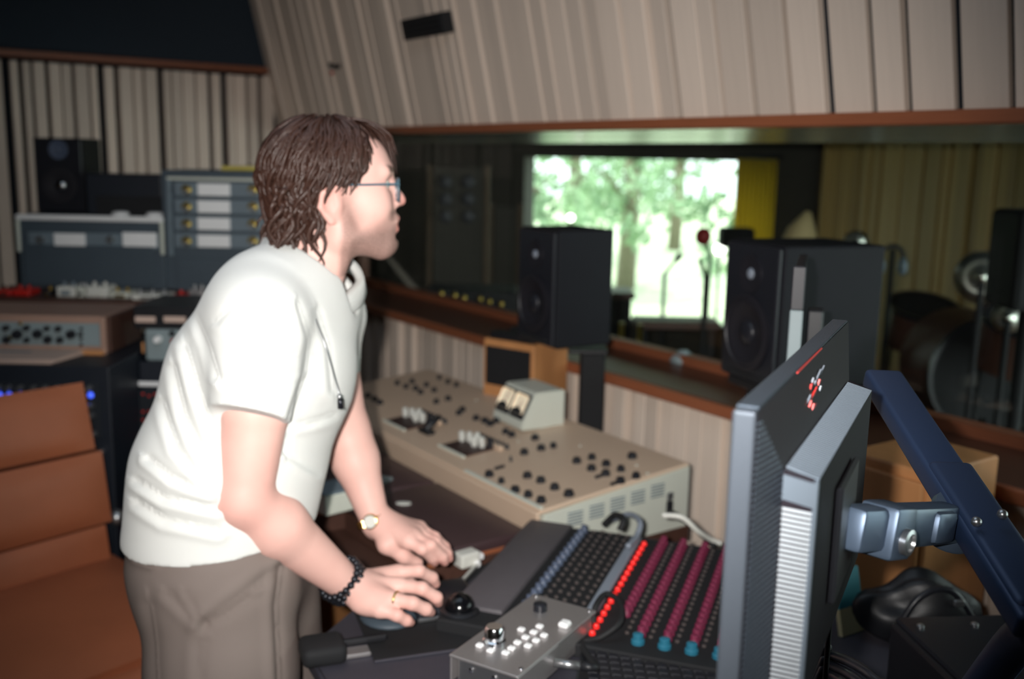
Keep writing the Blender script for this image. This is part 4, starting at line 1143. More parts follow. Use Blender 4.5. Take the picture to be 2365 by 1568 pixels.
# small loudspeaker and a black box on the amplifier
ls = thing('small_loudspeaker', 'small black loudspeaker against the slatted wall at far left', 'loudspeaker', T3((X(154, 3.78), 3.78, 1.387)))
wS, hS = 0.185, 0.275
part('cabinet', 'speaker_black', ls, lambda bm: bx(bm, (0, 0.085, hS / 2), (wS, 0.16, hS), 0.005, 2))
RX = Matrix.Rotation(math.radians(90), 4, 'X')
part('baffle', 'black_satin', ls, lambda bm: bx(bm, (0, 0.003, hS / 2), (wS - 0.01, 0.012, hS - 0.01), 0.003))
ww = part('woofer', 'speaker_cone', ls, lambda bm: lathe(bm, [(0.066, 0), (0.067, 0.006), (0.056, 0.007), (0.02, 0.001)], 28, T3((0, -0.003, 0.10)) @ RX, cap=False), smooth='auto')
part('dust_cap', 'chrome', ww, lambda bm: ball(bm, (0.008, -0.003, 0.10), (0.022, 0.014, 0.022), 14, 8), smooth=True, label='shiny dust cap')
tt = part('tweeter', 'slate_knob', ls, lambda bm: lathe(bm, [(0.036, 0), (0.036, 0.004), (0.022, 0.003), (0.012, 0.0)], 24, T3((0.005, -0.003, 0.232)) @ RX, cap=False), smooth='auto')
part('tweeter_dome', 'slate_knob', tt, lambda bm: ball(bm, (0.005, -0.003, 0.232), (0.012, 0.006, 0.012), 12, 8), smooth=True)
bb, w, h = box_thing('black_box', 'black box between the small loudspeaker and the tall grey rack', 'audio box', 214, 384, 3.72, 1.387, 1.535, 0.17, 'rack_navy')
fplate(bb, 222, 452, 378, 515, 'black_matte', 'front_panel', 0.005)
# little pedals and boxes in a row on the table edge
def pedal(px0, px1, py0, py1, material, label, name='effects_pedal', Y=3.40, top='silver', nk=2, zt=ZA):
    z1 = ony((px0 + px1) / 2, py0, Y).z
    t, w, h = box_thing(name, label, 'pedal', px0, px1, Y, zt, max(z1, zt + 0.02), 0.08, material, 'small boxes in a row on the wall table', 0.004)
    for k in range(nk):
        part('knob', top, t, lambda bm: lathe(bm, [(0.006, 0), (0.006, 0.012), (0.004, 0.014)], 10, T3((w * (k + 0.5) / nk - w / 2, 0.03, h))), smooth='auto')
    part('footplate', top, t, lambda bm: bx(bm, (0, -0.002, h * 0.4), (w * 0.5, 0.006, h * 0.4), 0.001))
    return t
pedal(-8, 26, 672, 705, 'red_plastic', 'red pedal at the left edge of the picture', top='dark_wood')
pedal(30, 70, 670, 705, 'red_plastic', 'wider red pedal second from the left edge', top='red_plastic')
pedal(103, 116, 675, 700, 'black_plastic', 'narrow black pedal with a brass cap', top='brass', nk=1)
pedal(132, 174, 662, 700, 'white_plastic', 'white pedal with grey footplate above the wooden cabinet', top='grey_dark_enamel')
pedal(178, 196, 664, 700, 'grey_enamel', 'slim grey pedal between the two white ones')
pedal(200, 250, 662, 700, 'white_plastic', 'plain white pedal right of the slim grey one', top='white_plastic')
pedal(254, 300, 684, 705, 'grey_enamel', 'low grey pedal left of the white tray', top='brass')
pedal(304, 388, 690, 712, 'white_plastic', 'low white tray at the right end of the row', name='tray', top='silver', nk=3, Y=3.36)
pedal(398, 428, 682, 712, 'red_plastic', 'small red box touching the shirt of the man', top='red_plastic', nk=1, Y=3.36)
pedal(436, 470, 668, 712, 'silver_box', 'silver pedal half hidden behind the shoulder of the man', Y=3.38)

# ---- leather chair
chh = 40
bR = Vector((math.sin(math.radians(chh)), math.cos(math.radians(chh)), 0))   # along the back, to the right
fF = Vector((bR.y, -bR.x, 0))                                              # chair faces this way
c_or = onz(225, 1040, 0.80)                                                # right end of the upper seam
MCh = frame((c_or.x, c_or.y, 0), bR, -fF)     # x along back (right end at 0), y backwards, z up
ch = thing('leather_chair', 'tan leather armchair with segmented back behind the man', 'chair', MCh)
def cushion(name, x0, x1, y0, z0, y1, z1, th, bulge=0.02):
    """padded panel between (y0,z0) and (y1,z1)"""
    L_ = math.hypot(y1 - y0, z1 - z0)
    a = math.atan2(z1 - z0, y1 - y0)
    M = T3(((x0 + x1) / 2, (y0 + y1) / 2, (z0 + z1) / 2)) @ Matrix.Rotation(a, 4, 'X')
    def f(bm):
        bmesh.ops.create_grid(bm, x_segments=14, y_segments=10, size=0.5)
        for v in bm.verts:
            x, y = v.co.x * 2, v.co.y * 2
            b = bulge * (1 - x ** 6) * (1 - y ** 4)
            v.co = Vector((v.co.x * (x1 - x0), v.co.y * L_, b + th * 0.5))
        g = bmesh.ops.extrude_face_region(bm, geom=bm.faces[:])
        for e in g['geom']:
            if isinstance(e, bmesh.types.BMVert):
                e.co.z = -th * 0.5
        bmesh.ops.recalc_face_normals(bm, faces=bm.faces[:])
        bmesh.ops.transform(bm, matrix=M, verts=bm.verts[:])
    return part(name, 'leather_tan', ch, f, smooth='auto')
CW = -0.56
cushion('back_cushion', CW + 0.015, -0.015, 0.005, 0.805, 0.055, 0.985, 0.05)
cushion('back_cushion', CW, 0.0, -0.035, 0.605, 0.0, 0.80, 0.05)
cushion('back_cushion', CW, -0.02, -0.06, 0.49, -0.037, 0.60, 0.05, 0.012)
cushion('seat_cushion', CW - 0.0, 0.0, -0.60, 0.445, -0.05, 0.47, 0.08, 0.03)
part('seat_front_roll', 'leather_tan', ch, lambda bm: tube(bm, [(CW, -0.60, 0.42), (CW / 2, -0.605, 0.42), (0, -0.60, 0.42)], 0.05, 14), smooth='auto')
part('shell', 'dark_wood', ch, lambda bm: bx(bm, (CW / 2, -0.32, 0.385), (0.46, 0.5, 0.03), 0.006))
part('back_frame', 'black_plastic', ch, lambda bm: prism(bm, [(CW + 0.05, -0.02, 0.37), (CW + 0.05, 0.0, 0.37), (CW + 0.05, 0.09, 0.95), (CW + 0.05, 0.075, 0.95)], (0.46, 0, 0)))
part('tilt_knob', 'silver', ch, lambda bm: ball(bm, (0.035, -0.02, 0.60), 0.024, 14, 10), smooth=True)
part('knob_stem', 'silver', ch, lambda bm: tube(bm, [(-0.02, -0.02, 0.60), (0.03, -0.02, 0.60)], 0.008, 8), smooth=True)
part('column', 'silver', ch, lambda bm: tube(bm, [(CW / 2, -0.3, 0.07), (CW / 2, -0.3, 0.38)], 0.03, 14), smooth=True)
for k in range(5):
    a = 2 * math.pi * k / 5 + 0.3
    e = Vector((CW / 2 + 0.28 * math.cos(a), -0.3 + 0.28 * math.sin(a), 0.055))
    l_ = part('leg', 'silver', ch, lambda bm: tube(bm, [(CW / 2, -0.3, 0.09), e], [0.022, 0.014], 10), smooth=True)
    part('castor', 'rubber', l_, lambda bm: ball(bm, (e.x, e.y, 0.028), (0.022, 0.022, 0.028), 12, 8), smooth=True)

# ---- black ventilation slot on the sloped panel, and a hook
sl_n = (MR.to_3x3() @ (Matrix.Rotation(math.atan(LEAN), 3, 'X') @ Vector((0, -1, 0)))).normalized()
sl_p = MR @ (lean_m @ Vector((0, 0, 0)))
vp = onplane(997, 58, sl_p, sl_n)
vx = (MR.to_3x3() @ Vector((1, 0, 0))).normalized(); vz = (MR.to_3x3() @ (Matrix.Rotation(math.atan(LEAN), 3, 'X') @ Vector((0, 0, 1)))).normalized()
MVt = Matrix(((vx.x, -sl_n.x, vz.x, vp.x), (vx.y, -sl_n.y, vz.y, vp.y), (vx.z, -sl_n.z, vz.z, vp.z), (0, 0, 0, 1)))
vt = thing('air_vent', 'black rectangular vent high on the sloped slatted panel', 'vent', MVt)
part('frame', 'black_matte', vt, lambda bm: bx(bm, (0, -0.02, 0), (0.30, 0.05, 0.075), 0.006, 2))
for k in range(3):
    part('louvre', 'black_plastic', vt, lambda bm: bx(bm, (0, -0.046, -0.02 + k * 0.02), (0.27, 0.006, 0.010), 0.001))
hp = onplane(786, 152, sl_p, sl_n) + sl_n * 0.02
hk = thing('wall_hook', 'tiny dark hook on the sloped slatted panel above the head of the man', 'hook', T3(hp))
part('stem', 'black_matte', hk, lambda bm: tube(bm, [-sl_n * 0.03, sl_n * 0.02, sl_n * 0.03 + Vector((0, 0, 0.02))], 0.01, 8), smooth=True)
part('tip', 'red_plastic', hk, lambda bm: ball(bm, sl_n * 0.01 + Vector((-0.01, 0, -0.025)), 0.008, 8, 6), smooth=True)

# ================================================================== things in the live room
def cyl_stand(name, label, px, py_top, Y, cat='microphone stand', boom=None, group=None, thick=0.011):
    top = ony(px, py_top, Y)
    t = thing(name, label, cat, T3((top.x, top.y, 0)), group)
    part('pole', 'black_matte', t, lambda bm: tube(bm, [(0, 0, 0.02), (0, 0, top.z)], thick, 8), smooth=True)
    part('base', 'black_matte', t, lambda bm: lathe(bm, [(0.13, 0), (0.13, 0.015), (0.02, 0.03)], 20), smooth='auto')
    if boom:
        b = ony(boom[0], boom[1], boom[2])
        part('boom', 'black_matte', t, lambda bm: tube(bm, [(0, 0, top.z), b - t.location], thick * 0.8, 8), smooth=True)
    return t, top
# curtain
cpa = onfar(1706, 372); cpb = onfar(1800, 372)
cu = thing('curtain', 'yellow curtain hanging beside the bright far window', 'curtain', MF @ T3((0, -0.06, 0)))
def _cur(bm):
    n = 60
    x0, x1 = cpa.x, cpb.x
    rows = []
    for z in (0.05, 0.8, wtop + 0.015):
        rows.append([bm.verts.new((x0 + (x1 - x0) * k / n, 0.03 * math.sin(k * 0.9), z)) for k in range(n + 1)])
    for a, b in zip(rows, rows[1:]):
        for k in range(n):
            bm.faces.new((a[k], a[k + 1], b[k + 1], b[k]))
    g = bmesh.ops.extrude_face_region(bm, geom=bm.faces[:])
    bmesh.ops.translate(bm, vec=(0, 0.006, 0), verts=[e for e in g['geom'] if isinstance(e, bmesh.types.BMVert)])
part('cloth', 'curtain_yellow', cu, _cur, smooth=True)
part('rail', 'black_matte', cu, lambda bm: tube(bm, [(cpa.x - 0.02, 0.02, wtop + 0.03), (cpb.x + 0.03, 0.02, wtop + 0.03)], 0.012, 8), smooth=True)
# beige draped cover
dc = ony(1842, 560, 5.2)
dr = thing('draped_cover', 'beige cloth draped over a stand beside the yellow curtain', 'cloth', T3((dc.x, dc.y, 0)))
ztop = ony(1855, 488, 5.2).z
part('cloth', 'beige_cloth', dr, lambda bm: tube(bm, [(-0.02, 0, ztop - 0.75), (-0.01, 0, ztop - 0.28), (0.02, 0, ztop - 0.1), (0.045, 0, ztop)], [0.20, 0.13, 0.075, 0.015], 16), smooth=True)
part('stand', 'black_matte', dr, lambda bm: tube(bm, [(0, 0, 0), (0, 0, ztop - 0.7)], 0.02, 8), smooth=True)
part('base', 'black_matte', dr, lambda bm: lathe(bm, [(0.15, 0), (0.15, 0.015), (0.02, 0.03)], 20), smooth='auto')
# gobos / tall dark panels at the left
def gobo(px0, px1, py, Y, label, material='wall_dark'):
    a, b = ony(px0, py, Y), ony(px1, py, Y)
    t = thing('acoustic_screen', label, 'screen', T3(((a.x + b.x) / 2, Y, 0)), 'acoustic screens in the live room')
    w = b.x - a.x
    part('panel', material, t, lambda bm: bx(bm, (0, 0, a.z / 2 + 0.02), (w, 0.08, a.z - 0.06), 0.01))
    for s_ in (-1, 1):
        part('post', 'wall_brown', t, lambda bm: bx(bm, (s_ * (w / 2 + 0.015), 0, a.z / 2), (0.03, 0.09, a.z), 0.004))
        part('foot', 'black_matte', t, lambda bm: bx(bm, (s_ * w * 0.4, 0, 0.02), (0.05, 0.4, 0.04), 0.004))
    return t
g1_ = gobo(1000, 1120, 380, 5.6, 'dark acoustic screen left of the bright far window')
for k in range(6):
    p = ony(1030 + 52 * (k % 2), 420 + 40 * (k // 2), 5.55)
    part('gauge', 'rack_navy', g1_, lambda bm: lathe(bm, [(0.035, 0), (0.035, 0.012), (0.026, 0.016)], 14, T3(p - g1_.location) @ Matrix.Rotation(math.radians(90), 4, 'X')), smooth='auto')
gobo(1140, 1196, 470, 6.2, 'narrow dark screen touching the left edge of the far window')
# amp on the sill with a row of brass knobs
sa = W(1.60, 0.55, 0)
pA, pB = ony(995, 690, 4.72), ony(1180, 700, 4.72)
ah = thing('guitar_amplifier', 'dark amplifier with six brass knobs behind the glass', 'amplifier', T3(((pA.x + pB.x) / 2, 4.72, 0)))
hz = pA.z
part('cabinet', 'black_matte', ah, lambda bm: bx(bm, (0, 0.15, hz / 2 + 0.02), (pB.x - pA.x + 0.06, 0.3, hz + 0.04), 0.01, 2))
part('grille', 'wall_dark', ah, lambda bm: bx(bm, (0, -0.003, hz * 0.45), (pB.x - pA.x, 0.008, hz * 0.75), 0.003))
for px, py in ((1020, 679), (1051, 683), (1073, 688), (1110, 691), (1131, 697), (1158, 703)):
    p = ony(px, py, 4.70)
    part('knob', 'brass', ah, lambda bm: ball(bm, (p.x - ah.location.x, -0.015, p.z), (0.013, 0.016, 0.018), 12, 8), smooth=True)
# drum kit pieces at the right
def cymbal(px, py, Y, r, label, look):
    c = ony(px, py, Y)
    t = thing('cymbal', label, 'cymbal', T3((c.x, c.y, 0)), 'cymbals of the drum kit')
    n = Vector(look).normalized()
    q = Vector((0, 0, 1)).rotation_difference(n).to_matrix().to_4x4()
    part('disc', 'cymbal', t, lambda bm: lathe(bm, [(r, -0.012), (r * 0.6, -0.004), (r * 0.22, 0.0), (r * 0.18, 0.012), (0.012, 0.022)], 32, T3((0, 0, c.z)) @ q), smooth=True)
    part('stand', 'black_matte', t, lambda bm: tube(bm, [(0, 0, 0.02), (0, 0, c.z - 0.01)], 0.012, 8), smooth=True)
    for k in range(3):
        a = k * 2.094
        part('foot', 'black_matte', t, lambda bm: tube(bm, [(0, 0, 0.3), (0.14 * math.cos(a), 0.14 * math.sin(a), 0.01)], 0.009, 6), smooth=True)
    return t
cymbal(2268, 640, 3.75, 0.10, 'bright tilted cymbal of the drum kit at the right edge', (-0.43, -0.9, 0.16))
cymbal(2328, 733, 3.42, 0.055, 'small bright cymbal below the larger one at the right edge', (-0.45, -0.88, 0.12))
cymbal(1976, 560, 4.6, 0.055, 'small bright cymbal just above the right studio loudspeaker', (-0.33, -0.94, 0.08))
def drum(px, py, Y, r, hgt, label, tilt=0.0, name='drum', axis='z'):
    c = ony(px, py, Y)
    t = thing(name, label, 'drum', T3((c.x, c.y, 0)), 'drums of the kit')
    M = T3((0, 0, c.z)) @ (Matrix.Rotation(math.radians(90), 4, 'X') if axis == 'y' else Matrix.Rotation(tilt, 4, 'X'))
    part('shell', 'dark_wood', t, lambda bm: lathe(bm, [(r, -hgt / 2), (r, hgt / 2)], 28, M), smooth='auto')
    part('hoop', 'black_satin', t, lambda bm: lathe(bm, [(r + 0.004, hgt / 2 - 0.02), (r + 0.012, hgt / 2 - 0.015), (r + 0.012, hgt / 2 + 0.008), (r - 0.004, hgt / 2 + 0.008)], 28, M, cap=False), smooth='auto')
    part('head_skin', 'black_matte', t, lambda bm: lathe(bm, [(r - 0.003, hgt / 2), (0.01, hgt / 2 + 0.004)], 28, M), smooth='auto')
    for k in range(3):
        a = k * 2.094 + 0.5
        b = r * 0.8
        part('leg', 'black_matte', t, lambda bm: tube(bm, [(b * math.cos(a), b * math.sin(a), max(0.2, c.z - hgt / 2)), (b * 1.2 * math.cos(a), b * 1.2 * math.sin(a), 0.01)], 0.01, 6), smooth=True)
    return t
drum(2240, 850, 4.2, 0.24, 0.35, 'dark bass drum low at the right, below the cymbals', axis='y')
drum(2125, 750, 4.85, 0.16, 0.20, 'dark tom drum right of the right loudspeaker', 0.3)
drum(2350, 790, 3.85, 0.15, 0.2, 'dark tom drum at the right edge of the picture', 0.3)
# black loudspeaker on a tripod
pt = ony(2350, 560, 3.05)
ps = thing('stage_loudspeaker', 'black stage loudspeaker on a pole at the right edge', 'loudspeaker', T3((pt.x + 0.05, pt.y, 0)))
part('cabinet', 'black_matte', ps, lambda bm: bx(bm, (0, 0, pt.z - 0.05), (0.19, 0.2, 0.30), 0.02, 2))
part('pole', 'black_matte', ps, lambda bm: tube(bm, [(0, 0, 0.02), (0, 0, pt.z - 0.2)], 0.02, 10), smooth=True)
part('base', 'black_matte', ps, lambda bm: lathe(bm, [(0.12, 0), (0.12, 0.015), (0.03, 0.03)], 20), smooth='auto')
# headphones hung on a stand
t, tp = cyl_stand('headphone_stand', 'headphones hanging on a thin stand before the olive slats', 2062, 575, 4.3)
part('headband', 'black_matte', t, lambda bm: tube(bm, spline([(0.05 * math.cos(a), 0, tp.z - 0.045 + 0.06 * math.sin(a)) for a in [-0.3, 0.3, 0.9, 1.57, 2.2, 2.8, 3.44]], 4), 0.009, 8), smooth=True)
for s_ in (-1, 1):
    part('ear_cup', 'grey_dark_enamel', t, lambda bm: ball(bm, (s_ * 0.048, 0, tp.z - 0.075), (0.02, 0.035, 0.04), 14, 8), smooth=True)
# microphones before the window
t, tp = cyl_stand('microphone_stand', 'microphone stand with a red windscreen before the bright far window', 1640, 585, 5.4, boom=(1628, 552, 5.38))
wq = ony(1624, 546, 5.37)
part('windscreen', 'mic_red', t, lambda bm: ball(bm, wq - t.location, (0.045, 0.045, 0.05), 16, 10), smooth=True)
t, tp = cyl_stand('microphone_stand', 'thin microphone stand in the middle of the bright far window', 1535, 632, 5.6, boom=(1562, 600, 5.5))
part('microphone', 'black_matte', t, lambda bm: tube(bm, [ony(1562, 600, 5.5) - t.location, ony(1572, 588, 5.48) - t.location], 0.018, 8), smooth=True)
t, tp = cyl_stand('microphone_stand', 'slanted stand just left of the right loudspeaker', 1630, 640, 4.6, boom=(1615, 600, 4.55))
# added glowing globes standing in for unidentified bright glints
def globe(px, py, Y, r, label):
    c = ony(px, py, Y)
    t = thing('glint_globe', label, 'glint', T3((c.x, c.y, 0)), 'added glints in the live room')
    part('glint_glow', 'glint_glow', t, lambda bm: ball(bm, (0, 0, c.z), r, 16, 10), smooth=True)
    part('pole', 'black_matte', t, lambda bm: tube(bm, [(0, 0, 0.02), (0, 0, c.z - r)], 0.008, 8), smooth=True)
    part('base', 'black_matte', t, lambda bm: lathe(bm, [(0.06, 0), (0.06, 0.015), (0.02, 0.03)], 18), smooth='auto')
globe(1662, 575, 6.12, 0.036, 'added glowing lamp beside the red microphone')
globe(1318, 503, 5.9, 0.022, 'small added glowing lamp just above the left loudspeaker')
# black playback speaker on a stand before the curtain
q0 = ony(1700, 548, 5.8)
bs = thing('playback_speaker', 'small black speaker on a stand before the yellow curtain', 'loudspeaker', T3((q0.x, q0.y, 0)))
part('cabinet', 'black_matte', bs, lambda bm: bx(bm, (0, 0, q0.z), (0.19, 0.14, 0.115), 0.02, 2))
part('pole', 'black_matte', bs, lambda bm: tube(bm, [(0, 0, 0.02), (0, 0, q0.z - 0.05)], 0.014, 8), smooth=True)
part('base', 'black_matte', bs, lambda bm: lathe(bm, [(0.13, 0), (0.13, 0.015), (0.02, 0.03)], 20), smooth='auto')
# low furniture under the far window: stool, bench, pale drum rims
def lowbox(px0, px1, py0, Y, d, material, label, name, cat):
    a, b = ony(px0, py0, Y), ony(px1, py0, Y)
    t = thing(name, label, cat, T3(((a.x + b.x) / 2, Y, 0)))
    w = b.x - a.x
    part('top', material, t, lambda bm: bx(bm, (0, d / 2, a.z - 0.02), (w, d, 0.04), 0.006))
    for s_ in (-1, 1):
        for y in (0.04, d - 0.04):
            part('leg', 'black_matte', t, lambda bm: bx(bm, (s_ * (w / 2 - 0.04), y, (a.z - 0.04) / 2), (0.04, 0.04, a.z - 0.04), 0.003))
    part('shelf', 'dark_wood', t, lambda bm: bx(bm, (0, d / 2, (a.z - 0.04) * 0.45), (w - 0.06, d - 0.06, 0.03), 0.003))
    return t
lowbox(1412, 1468, 676, 5.9, 0.3, 'dark_wood', 'dark stool right of the left studio loudspeaker', 'stool', 'stool')
lowbox(1470, 1665, 742, 4.95, 0.2, 'dark_wood', 'dark bench below the bright far window', 'bench', 'bench')
for k, (px, py) in enumerate(((1436, 755), (1478, 760))):
    c = ony(px, py, 4.35)
    t = thing('brass_post', ('left one of two brass posts behind the glass, right of the left loudspeaker', 'right one of two brass posts behind the glass, right of the left loudspeaker')[k], 'post', T3((c.x, c.y, 0)), 'brass posts behind the glass')
    part('post', 'brass', t, lambda bm: tube(bm, [(0, 0, 0.01), (0, 0, c.z + 0.02)], [0.012, 0.012], 10), smooth=True)
    part('base', 'black_matte', t, lambda bm: lathe(bm, [(0.035, 0), (0.035, 0.01), (0.015, 0.02)], 16), smooth='auto')
# pale bowl on the ledge
bl = onz(1578, 835, 0.972)
bw = thing('bowl', 'pale round bowl lying upside down on the window ledge', 'bowl', T3((bl.x, bl.y, 0.9705)))
part('shell', 'panel_teal', bw, lambda bm: lathe(bm, [(0.045, 0), (0.043, 0.012), (0.034, 0.026), (0.018, 0.034), (0.004, 0.036)], 24), smooth=True)
part('foot_ring', 'panel_teal', bw, lambda bm: lathe(bm, [(0.016, 0.033), (0.016, 0.039), (0.012, 0.039)], 20), smooth='auto')

# ================================================================== the man
RC = np.array(RCAM); CAMN = np.array(CAM)
def npt(v):
    return np.array([v.x, v.y, v.z])
def pa(px, py, dep):
    return npt(at(px, py, dep))
def pz(px, py, z):
    return npt(onz(px, py, z))
def proj_np(p):
    q = (p - CAMN) @ RC
    return CX + FPX * q[:, 0] / -q[:, 2], CY - FPX * q[:, 1] / -q[:, 2], -q[:, 2]

class Field:
    """a solid given by blended round shapes, turned into one smooth skin"""
    def __init__(s, lo, hi, cell):
        s.lo = np.array(lo, float); s.cell = cell
        s.n = np.ceil((np.array(hi, float) - s.lo) / cell).astype(int) + 1
        s.ax = [s.lo[i] + cell * np.arange(s.n[i]) for i in range(3)]
        s.D = np.full(tuple(s.n), 0.08, np.float32)
    def _sl(s, lo, hi):
        a = np.clip(np.floor((np.array(lo) - s.lo) / s.cell).astype(int), 0, s.n)
        b = np.clip(np.ceil((np.array(hi) - s.lo) / s.cell).astype(int) + 1, 0, s.n)
        return tuple(slice(a[i], b[i]) for i in range(3))
    def _pts(s, sl):
        x = s.ax[0][sl[0]].astype(np.float32)[:, None, None]
        y = s.ax[1][sl[1]].astype(np.float32)[None, :, None]
        z = s.ax[2][sl[2]].astype(np.float32)[None, None, :]
        return x, y, z
    def _comb(s, sl, d, k, sub):
        A = s.D[sl]
        if sub:
            d = -d
            h = np.maximum(k - np.abs(A - d), 0) / max(k, 1e-6)
            s.D[sl] = np.maximum(A, d) + h * h * k * 0.25
        else:
            h = np.maximum(k - np.abs(A - d), 0) / max(k, 1e-6)
            s.D[sl] = np.minimum(A, d) - h * h * k * 0.25
    def rc(s, a, b, r0, r1, k=0.02, lat=None, ls=1.0, sub=False):
        a = np.array(a, float); b = np.array(b, float)
        m = max(r0, r1) * max(1, ls) + k + 0.012
        sl = s._sl(np.minimum(a, b) - m, np.maximum(a, b) + m)
        x, y, z = s._pts(sl)
        if min(x.size, y.size, z.size) == 0:
            return
        X_, Y_, Z_ = x - a[0], y - a[1], z - a[2]
        if lat is not None:
            l = np.array(lat) / np.linalg.norm(lat)
            t = (X_ * l[0] + Y_ * l[1] + Z_ * l[2]) * (1 - 1 / ls)
            X_ = X_ - t * l[0]; Y_ = Y_ - t * l[1]; Z_ = Z_ - t * l[2]
        ba = b - a
        h = np.clip((X_ * ba[0] + Y_ * ba[1] + Z_ * ba[2]) / max(1e-9, ba @ ba), 0, 1)
        d = np.sqrt((X_ - h * ba[0]) ** 2 + (Y_ - h * ba[1]) ** 2 + (Z_ - h * ba[2]) ** 2) - (r0 + (r1 - r0) * h)
        s._comb(sl, d.astype(np.float32), k, sub)
    def el(s, c, r, R=None, k=0.02, sub=False):
        c = np.array(c, float); r = np.array(r, float)
        R = np.eye(3) if R is None else R
        m = r.max() + k + 0.012
        sl = s._sl(c - m, c + m)
        x, y, z = s._pts(sl)
        if min(x.size, y.size, z.size) == 0:
            return
        X_, Y_, Z_ = x - c[0], y - c[1], z - c[2]
        q = [X_ * R[0, i] + Y_ * R[1, i] + Z_ * R[2, i] for i in range(3)]
        k0 = np.sqrt(sum((q[i] / r[i]) ** 2 for i in range(3)))
        k1 = np.sqrt(sum((q[i] / r[i] ** 2) ** 2 for i in range(3))) + 1e-9
        s._comb(sl, (k0 * (k0 - 1) / k1).astype(np.float32), k, sub)
    def cut(s, p, n):
        """keep the side the normal points away from"""
        n = np.array(n, float); n /= np.linalg.norm(n); p = np.array(p, float)
        x, y, z = s._pts((slice(None),) * 3)
        d = ((x - p[0]) * n[0] + (y - p[1]) * n[1] + (z - p[2]) * n[2]).astype(np.float32)
        s.D = np.maximum(s.D, d)
    def cut_local(s, p, n, rad):
        n = np.array(n, float); n /= np.linalg.norm(n); p = np.array(p, float)
        sl = s._sl(p - rad, p + rad)
        x, y, z = s._pts(sl)
        d = ((x - p[0]) * n[0] + (y - p[1]) * n[1] + (z - p[2]) * n[2]).astype(np.float32)
        q = np.sqrt((x - p[0]) ** 2 + (y - p[1]) ** 2 + (z - p[2]) ** 2)
        d = np.where(q < rad, d, -1)
        s.D[sl] = np.maximum(s.D[sl], d.astype(np.float32))
    def mesh(s, relax=1):
        D = s.D
        D[0] = D[-1] = 0.05; D[:, 0] = D[:, -1] = 0.05; D[:, :, 0] = D[:, :, -1] = 0.05
        ins = D < 0
        c = ins[:-1, :-1, :-1].astype(np.int8)
        cnt = np.zeros(c.shape, np.int8)
        for i in (0, 1):
            for j in (0, 1):
                for k in (0, 1):
                    cnt += ins[i:i + c.shape[0], j:j + c.shape[1], k:k + c.shape[2]]
        act = np.argwhere((cnt > 0) & (cnt < 8))
        idx = np.full(c.shape, -1, np.int32)
        idx[tuple(act.T)] = np.arange(len(act))
        acc = np.zeros((len(act), 3)); w = np.zeros(len(act))
        co = [(i, j, k) for i in (0, 1) for j in (0, 1) for k in (0, 1)]
        vals = {o: D[act[:, 0] + o[0], act[:, 1] + o[1], act[:, 2] + o[2]] for o in co}
        for a in co:
            for ax in range(3):
                if a[ax] == 0:
                    b = list(a); b[ax] = 1; b = tuple(b)
                    va, vb = vals[a], vals[b]
                    m = (va < 0) != (vb < 0)
                    t = np.where(m, va / np.where(va - vb == 0, 1, va - vb), 0)
                    p = np.array(a, float)[None, :].repeat(len(act), 0)
                    p[:, ax] += t
                    acc += p * m[:, None]; w += m
        V_ = s.lo + (act + acc / w[:, None]) * s.cell
        quads = []
        for ax in range(3):
            o = [0, 0, 0]; o[ax] = 1
            sh = [D.shape[i] - o[i] for i in range(3)]
            A = ins[:sh[0], :sh[1], :sh[2]]
            B = ins[o[0]:, o[1]:, o[2]:]
            e = np.argwhere(A != B)
            u, v = [(1, 2), (2, 0), (0, 1)][ax]
            ok = (e[:, u] > 0) & (e[:, v] > 0) & (e[:, u] < D.shape[u] - 1) & (e[:, v] < D.shape[v] - 1)
            e = e[ok]
            def g(du, dv):
                q = e.copy(); q[:, u] -= du; q[:, v] -= dv
                return idx[q[:, 0], q[:, 1], q[:, 2]]
            q4 = np.stack([g(1, 1), g(0, 1), g(0, 0), g(1, 0)], 1)
            fl = ~A[tuple(e.T)]
            q4[fl] = q4[fl][:, ::-1]
            quads.append(q4)
        Q = np.concatenate(quads)
        Q = Q[(Q >= 0).all(1)]
        for _ in range(relax):
            sm = np.zeros_like(V_); n_ = np.zeros(len(V_))
            for a, b in ((0, 1), (1, 2), (2, 3), (3, 0)):
                np.add.at(sm, Q[:, a], V_[Q[:, b]]); np.add.at(n_, Q[:, a], 1)
                np.add.at(sm, Q[:, b], V_[Q[:, a]]); np.add.at(n_, Q[:, b], 1)
            V_ = V_ * 0.5 + 0.5 * sm / np.maximum(n_, 1)[:, None]
        return V_, Q
def np_normals(V_, Q):
    n = np.cross(V_[Q[:, 2]] - V_[Q[:, 0]], V_[Q[:, 3]] - V_[Q[:, 1]])
    N = np.zeros_like(V_)
    for i in range(4):
        np.add.at(N, Q[:, i], n)
    return N / (np.linalg.norm(N, axis=1)[:, None] + 1e-12)
def np_obj(name, V_, Q, material, parent, attrs=None, label=None):
    me = bpy.data.meshes.new(name)
    loc = np.array(parent.location) if parent is not None else np.zeros(3)
    me.from_pydata((V_ - loc).tolist(), [], Q.tolist())
    me.polygons.foreach_set('use_smooth', np.ones(len(me.polygons), bool))
    for k, a in (attrs or {}).items():
        at_ = me.attributes.new(k, 'FLOAT', 'POINT')
        at_.data.foreach_set('value', a.astype(np.float32))
    me.materials.append(MATS[material])
    me.update()
    o = bpy.data.objects.new(name, me)
    COL.objects.link(o)
    if parent is not None:
        o.parent = parent
    if label:
        o['label'] = label
    return o
